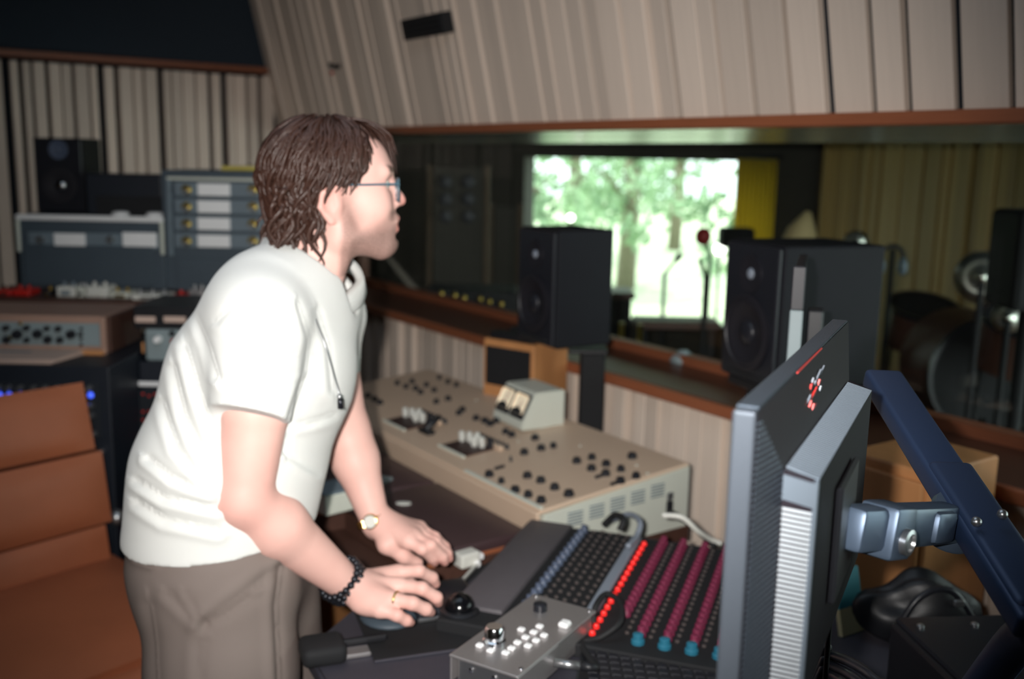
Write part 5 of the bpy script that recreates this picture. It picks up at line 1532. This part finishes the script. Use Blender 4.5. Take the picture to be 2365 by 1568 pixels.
def fold(V_, N, lines, facing=True):
    """press creases into cloth: (polyline in picture coords, depth in m, half width in px)"""
    px, py, dep = proj_np(V_)
    vd = V_ - CAMN
    vd /= np.linalg.norm(vd, axis=1)[:, None]
    near = np.clip(-(N * vd).sum(1) * 2.0, 0, 1)
    off = np.zeros(len(V_))
    for pl, amp, wd in lines:
        best = np.full(len(V_), 1e9); sg = np.zeros(len(V_))
        for (x0, y0), (x1, y1) in zip(pl, pl[1:]):
            dx, dy = x1 - x0, y1 - y0
            t = np.clip(((px - x0) * dx + (py - y0) * dy) / (dx * dx + dy * dy), 0, 1)
            ex, ey = px - x0 - t * dx, py - y0 - t * dy
            d = np.hypot(ex, ey)
            m = d < best
            best[m] = d[m]; sg[m] = np.sign(ex * -dy + ey * dx)[m]
        # groove with a raised ridge on one side
        g = -np.exp(-(best / wd) ** 2) + 0.8 * np.exp(-((best * np.where(sg > 0, 1, 9) - 1.8 * wd) / (1.1 * wd)) ** 2)
        off += amp * g
    return V_ + N * (off * near)[:, None]

# ---- head frame: x forward, y to his left (away from the camera), z up
HO = pa(762, 470, 1.765)
ha = math.radians(71)
hx = np.array([math.sin(ha), math.cos(ha), 0.0]); hy = np.array([-hx[1], hx[0], 0]); hz_ = np.array([0, 0, 1.0])
roll_ = 0.02
HR = np.stack([hx, hy, hz_], 1)
def hp_(x, y, z):
    return HO + HR @ np.array([x, y, z])

MAN = thing('person', 'man in a white knitted polo shirt leaning over the desk in glasses', 'person', T3((-0.42, 1.72, 0)))

# ---- key points of the pose
SHN, ELN, WRN = pa(597, 745, 1.615), pa(562, 1152, 1.615), pa(803, 1350, 1.77)
SHF, ELF, WRF = pa(752, 740, 1.93), pa(800, 1000, 2.0), pa(868, 1207, 1.97)
LAT = np.array([0.42, 0.906, 0.0])

B = Field((-0.82, 1.36, 0.74), (-0.05, 2.12, 1.80), 0.0026)
# torso inside the clothes
B.rc(pa(500, 1250, 1.74), pa(523, 1085, 1.74), .115, .115, .03, LAT, 1.15)
B.rc(pa(523, 1085, 1.74), pa(605, 850, 1.755), .115, .115, .03, LAT, 1.2)
B.rc(pa(605, 850, 1.755), pa(655, 720, 1.77), .115, .085, .03, LAT, 1.2)
B.rc(pa(600, 725, 1.66), pa(755, 715, 1.90), .058, .055, .03)
# neck
B.rc(hp_(-.012, 0, -.03), hp_(-.058, 0, -.175), .054, .062, .03)
B.rc(hp_(.02, -.03, -.06), hp_(-.03, -.03, -.17), .022, .022, .03)
# near arm
B.rc(SHN, (SHN + ELN) / 2 + np.array([0.006, 0, 0]), .058, .0545, .006)
B.rc((SHN + ELN) / 2 + np.array([0.006, 0, 0]), ELN, .0545, .046, .008)
B.el(pa(533, 1160, 1.61), (.02, .02, .03), None, .012)
mf = ELN + (WRN - ELN) * 0.3
B.rc(ELN, mf, .046, .0495, .012)
B.rc(mf, WRN, .0495, .030, .02)
# far arm
B.rc(SHF, ELF, .052, .043, .03)
mf2 = ELF + (WRF - ELF) * 0.3
B.rc(ELF, mf2, .043, .045, .03)
B.rc(mf2, WRF, .045, .028, .02)
# --- right hand
def finger(pts, rad, k=0.006):
    for (a, b), (r0, r1) in zip(zip(pts, pts[1:]), zip(rad, rad[1:])):
        B.rc(a, b, r0, r1, k)
FR = (.0125, .0115, .0105, .0088)
RH = {
 'index': [pz(918, 1322, .868), pz(967, 1318, .874), pz(998, 1334, .852), pz(1006, 1348, .836)],
 'middle': [pz(922, 1352, .870), pz(975, 1359, .872), pz(1008, 1380, .850), pz(1012, 1391, .836)],
 'ring': [pz(903, 1383, .864), pz(953, 1393, .862), pz(984, 1407, .845), pz(994, 1413, .834)],
 'pinky': [pz(878, 1408, .852), pz(917, 1421, .846), pz(939, 1433, .832), pz(948, 1437, .824)]}
for nme, f in RH.items():
    B.rc(WRN + (f[0] - WRN) * 0.12, f[0], .021 if nme in ('index', 'middle') else .019, .0150, .022)
for nme, f in RH.items():
    s_ = 0.88 if nme == 'pinky' else 1.0
    finger(f, [r * s_ for r in FR])
B.el(pz(850, 1392, .852), (.03, .024, .02), None, .02)
finger([WRN + np.array([.02, .01, -.012]), pz(880, 1342, .842), pz(935, 1345, .822), pz(968, 1358, .812)], (.017, .016, .0125, .010), .012)
# --- left hand
LHF = {
 'index': [pz(942, 1250, .893), pz(975, 1268, .884), pz(998, 1288, .858), pz(1003, 1298, .846)],
 'middle': [pz(956, 1238, .896), pz(995, 1259, .888), pz(1022, 1286, .858), pz(1027, 1297, .846)],
 'ring': [pz(965, 1228, .893), pz(1005, 1252, .884), pz(1032, 1278, .856), pz(1037, 1289, .845)],
 'pinky': [pz(968, 1219, .888), pz(1004, 1240, .878), pz(1028, 1263, .855), pz(1034, 1273, .846)]}
for nme, f in LHF.items():
    B.rc(WRF + (f[0] - WRF) * 0.12, f[0], .021, .0155, .022)
for nme, f in LHF.items():
    s_ = 0.88 if nme == 'pinky' else 0.98
    finger(f, [r * s_ for r in FR])
finger([WRF + (pz(900, 1262, .885) - WRF) * .4, pz(893, 1258, .880), pz(933, 1285, .855), pz(966, 1299, .838)], (.018, .0165, .0125, .010), .012)
# --- head
B.el(hp_(.003, 0, .058), (.098, .074, .085), HR, .02)
B.el(hp_(.052, 0, .062), (.053, .062, .058), HR, .02)
B.el(hp_(.056, 0, -.006), (.056, .058, .075), HR, .025)
for s_ in (-1, 1):
    B.rc(hp_(.012, s_ * .052, -.052), hp_(.085, s_ * .020, -.076), .020, .022, .025)
    B.rc(hp_(.012, s_ * .056, -.052), hp_(.0, s_ * .060, .01), .018, .016, .025)
    B.el(hp_(.066, s_ * .042, -.002), (.032, .022, .03), HR, .025)
    B.rc(hp_(.088, s_ * .046, .058), hp_(.101, s_ * .012, .060), .010, .010, .014)
B.el(hp_(.096, 0, -.070), (.026, .027, .024), HR, .02)
B.el(hp_(.086, 0, -.034), (.034, .034, .032), HR, .02)
for s_ in (-1, 1):
    B.el(hp_(.110, s_ * .032, .036), (.015, .017, .012), HR, .012, True)
B.rc(hp_(.104, 0, .046), hp_(.121, 0, .014), .0085, .0105, .012)
B.el(hp_(.1245, 0, .006), (.0125, .0125, .0105), HR, .008)
for s_ in (-1, 1):
    B.el(hp_(.113, s_ * .012, .001), (.010, .0085, .008), HR, .008)
    B.el(hp_(.118, s_ * .0065, -.0075), (.004, .0035, .003), HR, .004, True)
B.rc(hp_(.113, -.018, -.0265), hp_(.113, .018, -.0265), .0068, .0068, .008)
B.el(hp_(.1185, 0, -.0255), (.007, .016, .006), HR, .006)
B.el(hp_(.1145, 0, -.0445), (.0085, .018, .0068), HR, .006)
B.rc(hp_(.127, -.021, -.0355), hp_(.127, .021, -.0355), .0055, .0055, .004, None, 1, True)
B.el(hp_(.118, 0, -.0585), (.006, .02, .005), HR, .008, True)
for s_ in (-1, 1):   # ears
    B.el(hp_(-.011, s_ * .0755, .004), (.0185, .0085, .031), HR, .010)
    B.rc(hp_(-.002, s_ * .079, .030), hp_(-.024, s_ * .083, .022), .0055, .0055, .006)
    B.rc(hp_(-.024, s_ * .083, .022), hp_(-.028, s_ * .083, -.002), .0055, .005, .006)
    B.rc(hp_(-.028, s_ * .083, -.002), hp_(-.010, s_ * .078, -.026), .005, .006, .006)
    B.el(hp_(-.012, s_ * .087, .005), (.010, .007, .017), HR, .006, True)
    B.el(hp_(.004, s_ * .075, .000), (.005, .006, .008), HR, .006)
V_, Q = B.mesh(1)
# colour attributes
loc = (V_ - HO) @ HR
x, y, z = loc.T
ss = lambda a, b, t: np.clip((t - a) / (b - a), 0, 1) ** 2 * (3 - 2 * np.clip((t - a) / (b - a), 0, 1))
headm = (z > -.125) & (np.abs(y) < .1) & (x > -.03)
jaw = ss(.014, -.022, z - (-.034 - .18 * np.clip(.085 - x, -.02, .2))) * ss(-.112, -.098, z) * ss(.0, .03, x)
mous = ss(-.006, -.014, z) * ss(-.034, -.026, z) * ss(.09, .105, x) * .75
side_b = ss(.0, .014, x) * ss(.06, .024, x) * ss(.035, -.03, z) * .75
stub = np.clip(np.maximum(np.maximum(jaw, mous), side_b), 0, 1) * headm
lipm = ss(.104, .110, x) * ss(-.054, -.048, z) * ss(-.018, -.024, z) * ss(.026, .018, np.abs(y)) * headm
stub = stub * (1 - lipm)
brow = ss(.078, .086, x) * ss(.008, .003, np.abs(z - .062 - .1 * (np.abs(y) - .03))) * ss(.008, .014, np.abs(y)) * ss(.056, .048, np.abs(y)) * headm
red = np.zeros(len(V_))
red += lipm * .7
red += np.exp(-(((x - .128) / .014) ** 2 + (y / .016) ** 2 + ((z - .006) / .014) ** 2)) * .8 * headm
red += np.exp(-(((x + .012) / .025) ** 2 + ((np.abs(y) - .083) / .02) ** 2 + ((z - .004) / .035) ** 2)) * .35 * (np.abs(y) < .12) * (np.abs(z) < .07)
for f in list(RH.values()) + list(LHF.values()):
    for j, q in enumerate(f[1:]):
        red += np.exp(-((V_ - q) ** 2).sum(1) / .012 ** 2) * (.25, .3, .45)[j]
red += np.exp(-((V_ - ELN) ** 2).sum(1) / .06 ** 2) * .25
red = np.clip(red, 0, .85)
body = np_obj('body', V_, Q, 'skin', MAN, {'stubble': stub * .9, 'redness': red, 'dark': brow * .85})

# ---- shirt
F = Field((-0.82, 1.36, 0.92), (-0.22, 2.14, 1.56), 0.0036)
F.rc(pa(508, 1290, 1.74), pa(508, 1230, 1.74), .143, .143, .03, LAT, 1.12)
F.rc(pa(508, 1230, 1.74), pa(530, 1085, 1.74), .143, .147, .04, LAT, 1.12)
F.rc(pa(530, 1085, 1.74), pa(606, 860, 1.755), .147, .145, .04, LAT, 1.18)
F.rc(pa(606, 860, 1.755), pa(658, 725, 1.77), .145, .114, .04, LAT, 1.18)
F.rc(pa(592, 715, 1.665), pa(752, 722, 1.90), .084, .073, .05)
F.rc(pa(690, 640, 1.77), pa(635, 690, 1.72), .076, .088, .04)
SLE = pa(578, 960, 1.575)
SF = Field((-0.82, 1.36, 0.92), (-0.22, 2.14, 1.56), 0.0036)
SF.rc(pa(600, 740, 1.625), SLE + (SLE - SHN) * .15, .083, .0605, .035)
SLF = pa(768, 880, 1.97)
F.rc(SHF, SLF, .072, .053, .03)
# sleeve mouth and hem, neck opening
dn = SLE - SHN; dn /= np.linalg.norm(dn)
tl = pa(495, 940, 1.56); trr = pa(668, 969, 1.56)
w_ = (trr - tl) / np.linalg.norm(trr - tl)
nd = dn - w_ * (dn @ w_)
SF.cut_local((tl + trr) / 2, nd, 0.16)
h_ = np.maximum(0.022 - np.abs(F.D - SF.D), 0) / 0.022
F.D = np.minimum(F.D, SF.D) - h_ * h_ * 0.022 * 0.25
F.cut((-0.5, 1.7, 0.974), (0.05, 0, -1))
armd = (ELN - SHN)
F.rc(hp_(-.03, 0, -.09), hp_(-.052, 0, -.165), .066, .070, .012, None, 1, True)
F.rc(hp_(.03, 0, -.13), hp_(-.015, 0, -.20), .045, .040, .02, None, 1, True)
V_, Q = F.mesh(2)
N_ = np_normals(V_, Q)
V_ = fold(V_, N_, [
    ([(428, 800), (455, 900), (492, 1000)], .0045, 11), ([(400, 850), (425, 960), (480, 1080)], .004, 11), ([(375, 930), (410, 1040), (480, 1120)], .004, 11),
    ([(345, 1060), (400, 1105), (480, 1135)], .005, 10), ([(315, 1110), (380, 1150), (500, 1175)], .005, 10), ([(318, 1160), (380, 1200), (500, 1225)], .0045, 11),
    ([(450, 730), (480, 800), (500, 870)], .004, 10),
    ([(700, 880), (672, 960), (660, 1040)], .004, 9), ([(660, 985), (710, 978), (770, 960)], .003, 9), ([(650, 1040), (700, 1070), (735, 1090)], .003, 9),
    ([(690, 700), (715, 780), (705, 860)], .003, 9), ([(735, 720), (760, 800), (770, 900)], .0025, 10), ([(500, 740), (540, 700), (600, 680), (660, 690)], .002, 10),
    ([(560, 800), (620, 830), (690, 820)], .0018, 14), ([(520, 880), (580, 900), (650, 890)], .0015, 12)])
shirt = np_obj('shirt', V_, Q, 'shirt_white', MAN, label='white knitted short-sleeved shirt')
# collar: a soft turned-down band round the neck
col_in = [pa(625, 558, 1.79), pa(650, 566, 1.72), pa(690, 600, 1.695), pa(728, 648, 1.70), pa(772, 688, 1.745), pa(806, 668, 1.80), pa(822, 640, 1.84), pa(790, 600, 1.87), pa(700, 560, 1.86), pa(640, 552, 1.84)]
col_out = [pa(592, 590, 1.79), pa(612, 612, 1.675), pa(662, 655, 1.64), pa(706, 706, 1.655), pa(770, 735, 1.735), pa(826, 712, 1.80), pa(842, 668, 1.86), pa(812, 628, 1.92), pa(690, 590, 1.92), pa(610, 575, 1.88)]
ci = spline([Vector(p) for p in col_in + [col_in[0]]], 6); co_ = spline([Vector(p) for p in col_out + [col_out[0]]], 6)
def _col(bm):
    n = len(ci) - 1
    rows = []
    for off in (0.004, -0.004):
        for t in (0, 0.12, 0.5, 1.0):
            row = []
            for k in range(n):
                p = ci[k].lerp(co_[k], t)
                nrm = (co_[k] - ci[k]).cross(ci[(k + 1) % n] - ci[k]).normalized()
                if nrm.z < 0:
                    nrm = -nrm
                lift = 0.010 if t == 0.12 else (0.006 if t == 0.5 else 0.0)
                row.append(bm.verts.new(p + nrm * (off + lift)))
            rows.append(row)
    order = [0, 1, 2, 3, 7, 6, 5, 4]
    rr_ = [rows[i] for i in order]
    for i in range(8):
        a, b = rr_[i], rr_[(i + 1) % 8]
        for k in range(n):
            j = (k + 1) % n
            bm.faces.new((a[k], a[j], b[j], b[k]))
    bmesh.ops.recalc_face_normals(bm, faces=bm.faces[:])
    bmesh.ops.translate(bm, vec=-MAN.location, verts=bm.verts[:])
part('collar', 'shirt_white', shirt, _col, smooth=True)

# ---- trousers
G = Field((-0.86, 1.34, 0.05), (-0.10, 2.18, 1.06), 0.0050)
hipN, hipF = pa(478, 1330, 1.70), pa(585, 1330, 1.86)
G.rc(pa(508, 1180, 1.74), pa(508, 1290, 1.745), .130, .140, .03, LAT, 1.1)
kN = pa(515, 1560, 1.70); kF = pa(618, 1560, 1.93)
kN2 = np.array([kN[0] + .02, kN[1] + .01, .50]); kF2 = np.array([kF[0] + .04, kF[1] + .03, .50])
fN = np.array([kN2[0] - .06, kN2[1] - .02, .10]); fF = np.array([kF2[0] - .04, kF2[1], .10])
G.rc(pa(502, 1300, 1.72), kN, .135, .118, .05)
G.rc(kN, kN2, .122, .098, .04)
G.rc(kN2, fN, .098, .080, .03)
G.rc(pa(570, 1310, 1.84), kF, .130, .108, .04)
G.rc(kF, kF2, .108, .092, .04)
G.rc(kF2, fF, .092, .078, .03)
G.cut((0, 0, 1.03), (0, 0, 1))
G.cut((0, 0, 0.075), (0, 0, -1))
V_, Q = G.mesh(2)
N_ = np_normals(V_, Q)
V_ = fold(V_, N_, [([(300, 1262), (318, 1285), (350, 1296)], .006, 7), ([(390, 1372), (430, 1410), (468, 1445)], .0022, 12), ([(580, 1385), (520, 1425), (470, 1446)], .0022, 12),
    ([(470, 1446), (462, 1500), (462, 1568)], .0025, 14), ([(640, 1315), (560, 1375), (480, 1432)], .003, 13), ([(652, 1310), (640, 1400), (648, 1568)], .005, 12), ([(345, 1400), (356, 1480), (360, 1568)], .0025, 16),
    ([(430, 1370), (455, 1410), (468, 1440)], .0015, 8)])
trs = np_obj('trousers', V_, Q, 'trouser', MAN, label='grey-brown trousers')
pk = [pa(306, 1268, 1.66), pa(322, 1285, 1.625), pa(345, 1295, 1.60)]
part('pocket_edge', 'trouser_dark', trs, lambda bm: (tube(bm, [Vector(p) for p in pk], .004, 6), bmesh.ops.translate(bm, vec=-MAN.location, verts=bm.verts[:])), smooth=True)
# ---- shoes
for fp_ in (fN, fF):
    def _sh(bm, fp_=fp_):
        secs = [(-.09, .030, .075), (-.05, .036, .085), (.0, .038, .075), (.06, .040, .055), (.11, .040, .042), (.15, .030, .032), (.165, .012, .02)]
        M = head(70, (fp_[0], fp_[1], 0))
        rows = []
        for xx, hw, ht in secs:
            rows.append([bm.verts.new(M @ Vector((xx, hw * math.cos(a), 0.012 + max(0, ht * math.sin(a))) if math.sin(a) >= 0 else (xx, hw * math.cos(a), 0.012))) for a in np.linspace(0, 2 * math.pi, 16, endpoint=False)])
        for a, b in zip(rows, rows[1:]):
            for k in range(16):
                bm.faces.new((a[k], a[(k + 1) % 16], b[(k + 1) % 16], b[k]))
        bm.faces.new(rows[0]); bm.faces.new(rows[-1])
        bmesh.ops.recalc_face_normals(bm, faces=bm.faces[:])
        bmesh.ops.translate(bm, vec=-MAN.location, verts=bm.verts[:])
    shoe = part('shoe', 'shoe_brown', MAN, _sh, smooth=True)
    part('sole', 'rubber', shoe, lambda bm, fp_=fp_: (bx(bm, (.035, 0, .006), (.26, .078, .012), .004, 2, head(70, (fp_[0], fp_[1], 0))), bmesh.ops.translate(bm, vec=-MAN.location, verts=bm.verts[:])))

# ---- hair: a base mass and many locks
def hl(x):
    return np.interp(x, [-.13, -.10, -.056, -.03, -.022, -.017, .013, .029, .0405, .066, .085, .10, .13], [-.068, -.078, -.086, -.086, -.034, .030, .030, .038, .053, .088, .112, .122, .13])
HF = Field(HO - .18, HO + .20, 0.003)
HF.el(hp_(-.010, 0, .055), (.106, .084, .094), HR, .01)
HF.el(hp_(-.062, 0, .0), (.052, .074, .072), HR, .03)
x_, y_, z_ = HF._pts((slice(None),) * 3)
lx = (x_ - HO[0]) * HR[0, 0] + (y_ - HO[1]) * HR[1, 0] + (z_ - HO[2]) * 0
lz = (z_ - HO[2]) + 0 * lx
HF.D = np.maximum(HF.D, (hl(lx) - lz).astype(np.float32) * .8)
V_, Q = HF.mesh(2)
N_ = np_normals(V_, Q)
l3 = (V_ - HO) @ HR
az = np.arctan2(l3[:, 1], l3[:, 0])
V_ = V_ + N_ * (0.0022 * np.sin(az * 34 + 5 * np.sin(l3[:, 2] * 60)))[:, None]
hair = np_obj('hair', V_, Q, 'hair_brown', MAN, label='wavy brown hair reaching the collar')
def _locks(bm):
    r = random.Random(12)
    c = np.array([-.010, 0, .055]); rad = np.array([.108, .086, .096])
    for k in range(760):
        a0 = r.uniform(0, 2 * math.pi)
        el = math.radians(r.uniform(5, 80))
        front = abs(math.atan2(math.sin(a0), math.cos(a0))) < 0.62
        if front and r.random() < 0.45:
            continue
        sgn = 1 if math.sin(a0) > 0 else -1
        pts = []
        ph = r.uniform(0, 6.28); am = r.uniform(.03, .085); fr = r.uniform(3.0, 5.5)
        n = 13
        lift = r.uniform(-.002, .006)
        a = a0
        zend_extra = r.uniform(-.018, .016)
        length = r.uniform(.07, .15)
        p = None
        for j in range(n):
            t = j / (n - 1)
            e = el - t * length / .095
            drift = 0.30 * t * (1 if abs(math.cos(a0)) < .95 else .3)
            aa = a0 + sgn * drift * (0.2 if front else 1) + am * math.sin(ph + fr * t * 2.2) * (0.3 + t)
            if e > 0:
                q = c + (rad + lift) * np.array([math.cos(e) * math.cos(aa), math.cos(e) * math.sin(aa), math.sin(e)])
            else:
                dz = -e * .095
                sh_ = 1 - dz * 1.6
                q = c + (rad + lift) * np.array([math.cos(aa) * sh_, math.sin(aa) * sh_, 0]) + np.array([0, 0, -dz])
                q[:2] *= 1 + .05 * math.sin(ph + 5 * t)
            lim = hl(q[0]) + zend_extra - (.004 if q[0] < -.03 else .0)
            if q[2] < lim:
                break
            pts.append(Vector(HO + HR @ q))
        if len(pts) < 4:
            continue
        w0 = r.uniform(.0035, .0065)
        m = len(pts)
        tube(bm, pts, [w0 * (0.35 + .65 * min(1, 3 * i / m)) * (1 - .82 * (i / (m - 1)) ** 2.2) for i in range(m)], 5, True, .55)
    # fringe strands falling over the forehead
    for k in range(46):
        y0 = r.uniform(-.055, .06)
        z1 = r.uniform(.045, .09) if y0 > -.01 else r.uniform(.085, .11)
        xf = lambda z: np.interp(z, [.04, .07, .10, .125, .145], [.118, .117, .110, .097, .07]) + dx_
        dx_ = r.uniform(-.004, .004)
        pts = [hp_(.03 + r.uniform(-.01, .01), y0 * .7, .148), hp_(xf(.140) - .006, y0 * .85, .141), hp_(xf(.122), y0, .122), hp_(xf(.5 * (.122 + z1)), y0 + .004, .5 * (.122 + z1)), hp_(xf(z1), y0 + r.uniform(-.006, .008), z1)]
        sp = spline([Vector(p) for p in pts], 4)
        m = len(sp)
        tube(bm, sp, [.0026 * (1 - .8 * (i / (m - 1)) ** 2) for i in range(m)], 5, True, .6)
    # curls at the nape and behind the ear
    for k in range(170):
        s_ = r.choice((-1, 1))
        x0 = r.uniform(-.10, -.028); y0 = s_ * r.uniform(.02, .078)
        z0 = r.uniform(-.02, .03)
        pts = []
        ph = r.uniform(0, 6.28)
        ln = r.uniform(.06, .10)
        for j in range(10):
            t = j / 9
            pts.append(Vector(hp_(x0 + .010 * math.sin(ph + 6 * t) + (.012 * t if x0 > -.05 else -.012 * t), y0 * (1 - .18 * t) + .004 * math.cos(ph + 6 * t) + s_ * .008, z0 - ln * t)))
        tube(bm, pts, [.0055 * (1 - .8 * (i / 9) ** 2) for i in range(10)], 5, True, .6)
    bmesh.ops.translate(bm, vec=-MAN.location, verts=bm.verts[:])
lk = part('locks', 'hair_brown', hair, _locks, smooth=True)
lk['kind'] = 'stuff'

# ---- eyes, glasses
def hpart(name, material, parent, fn, smooth=True, label=None):
    def f(bm):
        fn(bm)
        bmesh.ops.transform(bm, matrix=Matrix(((hx[0], hy[0], 0, HO[0]), (hx[1], hy[1], 0, HO[1]), (0, 0, 1, HO[2]), (0, 0, 0, 1))), verts=bm.verts[:])
        bmesh.ops.translate(bm, vec=-MAN.location, verts=bm.verts[:])
    return part(name, material, parent, f, smooth, label)
for s_ in (-1, 1):
    ey = hpart('eye', 'white_plastic', MAN, lambda bm: ball(bm, (.0875, s_ * .032, .036), .0122, 16, 10))
    hpart('iris', 'hair_brown', ey, lambda bm: ball(bm, (.0965, s_ * .032, .036), (.0040, .0055, .0055), 12, 8))
gl = hpart('glasses', 'frame_blue', MAN, lambda bm: tube(bm, [(.1175, -.010, .034), (.1195, 0, .037), (.1175, .010, .034)], .0018, 8), label='clear blue-grey spectacles')
for s_ in (-1, 1):
    pts = []
    for k in range(25):
        a = 2 * math.pi * k / 24
        cx_, cz_ = math.cos(a), math.sin(a)
        ex = abs(cx_) ** .6 * (1 if cx_ > 0 else -1); ez = abs(cz_) ** .6 * (1 if cz_ > 0 else -1)
        pts.append(Vector((.1165 - .008 * abs(ex * .5 + .5 * 1) * 0 - (.0055 if ex > 0 else 0) * ex, s_ * (.034 + .0245 * ex), .026 + .0205 * ez)))
    hpart('rim', 'frame_blue', gl, lambda bm: tube(bm, pts, .0017, 8, False))
    def _lens(bm):
        bm.faces.new([bm.verts.new(p) for p in pts[:-1]])
    hpart('lens', 'lens_glass', gl, _lens, False)
    hpart('temple_arm', 'frame_blue', gl, lambda bm: tube(bm, spline([(.111, s_ * .0585, .036), (.106, s_ * .067, .037), (.06, s_ * .0735, .036), (.0, s_ * .079, .034), (-.02, s_ * .080, .026), (-.03, s_ * .078, .006)], 5), .0021, 6))

# ---- watch, bracelet, ring, necklace
def ring_pts(c, axis, r, n, ref=(0, 0, 1), sx=1.0):
    axis = Vector(axis).normalized()
    u = (Vector(ref) - axis * Vector(ref).dot(axis)).normalized(); v = axis.cross(u)
    return [Vector(c) + u * r * math.cos(2 * math.pi * k / n) + v * (r * sx) * math.sin(2 * math.pi * k / n) for k in range(n)], u, v
def mpart(name, material, parent, fn, smooth=True, label=None):
    def f(bm):
        fn(bm); bmesh.ops.translate(bm, vec=-MAN.location, verts=bm.verts[:])
    return part(name, material, parent, f, smooth, label)
axF = (WRF - mf2); wc0 = WRF - axF / np.linalg.norm(axF) * .004
rp, u_, v_ = ring_pts(wc0, axF, .0345, 26)
axv = Vector(axF).normalized()
def _links(bm):
    for k, p in enumerate(rp):
        n = (p - Vector(wc0)).normalized(); t = axv.cross(n)
        M = Matrix(((axv.x, t.x, n.x, p.x), (axv.y, t.y, n.y, p.y), (axv.z, t.z, n.z, p.z), (0, 0, 0, 1)))
        bx(bm, (0, 0, 0), (.015, .0072, .0035), .001, 1, M)
watch = mpart('watch_band', 'gold', MAN, _links, False, 'gold watch band')
wdir = (Vector((-.25, -.75, .62))).normalized(); wdir = (wdir - axv * wdir.dot(axv)).normalized()
wpz = Vector(wc0) + wdir * .036
q_ = Vector((0, 0, 1)).rotation_difference(wdir).to_matrix().to_4x4()
mpart('watch_case', 'gold', watch, lambda bm: lathe(bm, [(.0145, -.003), (.0155, 0), (.0145, .004), (.0125, .005)], 24, T3(wpz) @ q_), 'auto')
mpart('watch_dial', 'white_plastic', watch, lambda bm: lathe(bm, [(.0122, .0045), (.0122, .0056)], 24, T3(wpz) @ q_), 'auto')
axN = (WRN - mf)
for row in (0, 1, 2):
    cb = WRN - axN / np.linalg.norm(axN) * (.000 + row * .0115)
    rp2, _, _ = ring_pts(cb, axN, .0362 + .0012 * row, 20)
    br_ = mpart('bracelet', 'rubber', MAN, lambda bm: tube(bm, rp2 + [rp2[0]], .002, 6, False), label='black bead bracelet')
    for k, p in enumerate(rp2):
        mpart('bead', 'silver' if (k == 0 and row == 0) or (k == 19 and row == 1) else 'bead_black', br_, lambda bm: ball(bm, p, .0068, 10, 7))
rf = RH['ring']; rpos = rf[0] + (rf[1] - rf[0]) * .22
rp3, _, _ = ring_pts(rpos, rf[1] - rf[0], .0138, 24)
mpart('finger_ring', 'gold', MAN, lambda bm: tube(bm, rp3 + [rp3[0]], .0022, 8, False), label='plain gold finger ring')
nk = [pa(700, 660, 1.675), pa(722, 720, 1.655), pa(752, 800, 1.645), pa(775, 880, 1.665), pa(784, 915, 1.668)]
ck_ = mpart('necklace', 'silver', MAN, lambda bm: tube(bm, spline([Vector(p) for p in nk], 6), .0013, 6), label='thin silver necklace')
mpart('pendant', 'bead_black', ck_, lambda bm: tube(bm, [Vector(pa(784, 917, 1.668)), Vector(pa(786, 922, 1.668)), Vector(pa(787, 944, 1.668))], [.0035, .006, .006], 4))
mpart('pendant_cap', 'silver', ck_, lambda bm: ball(bm, Vector(pa(784, 916, 1.666)), .005, 10, 8))
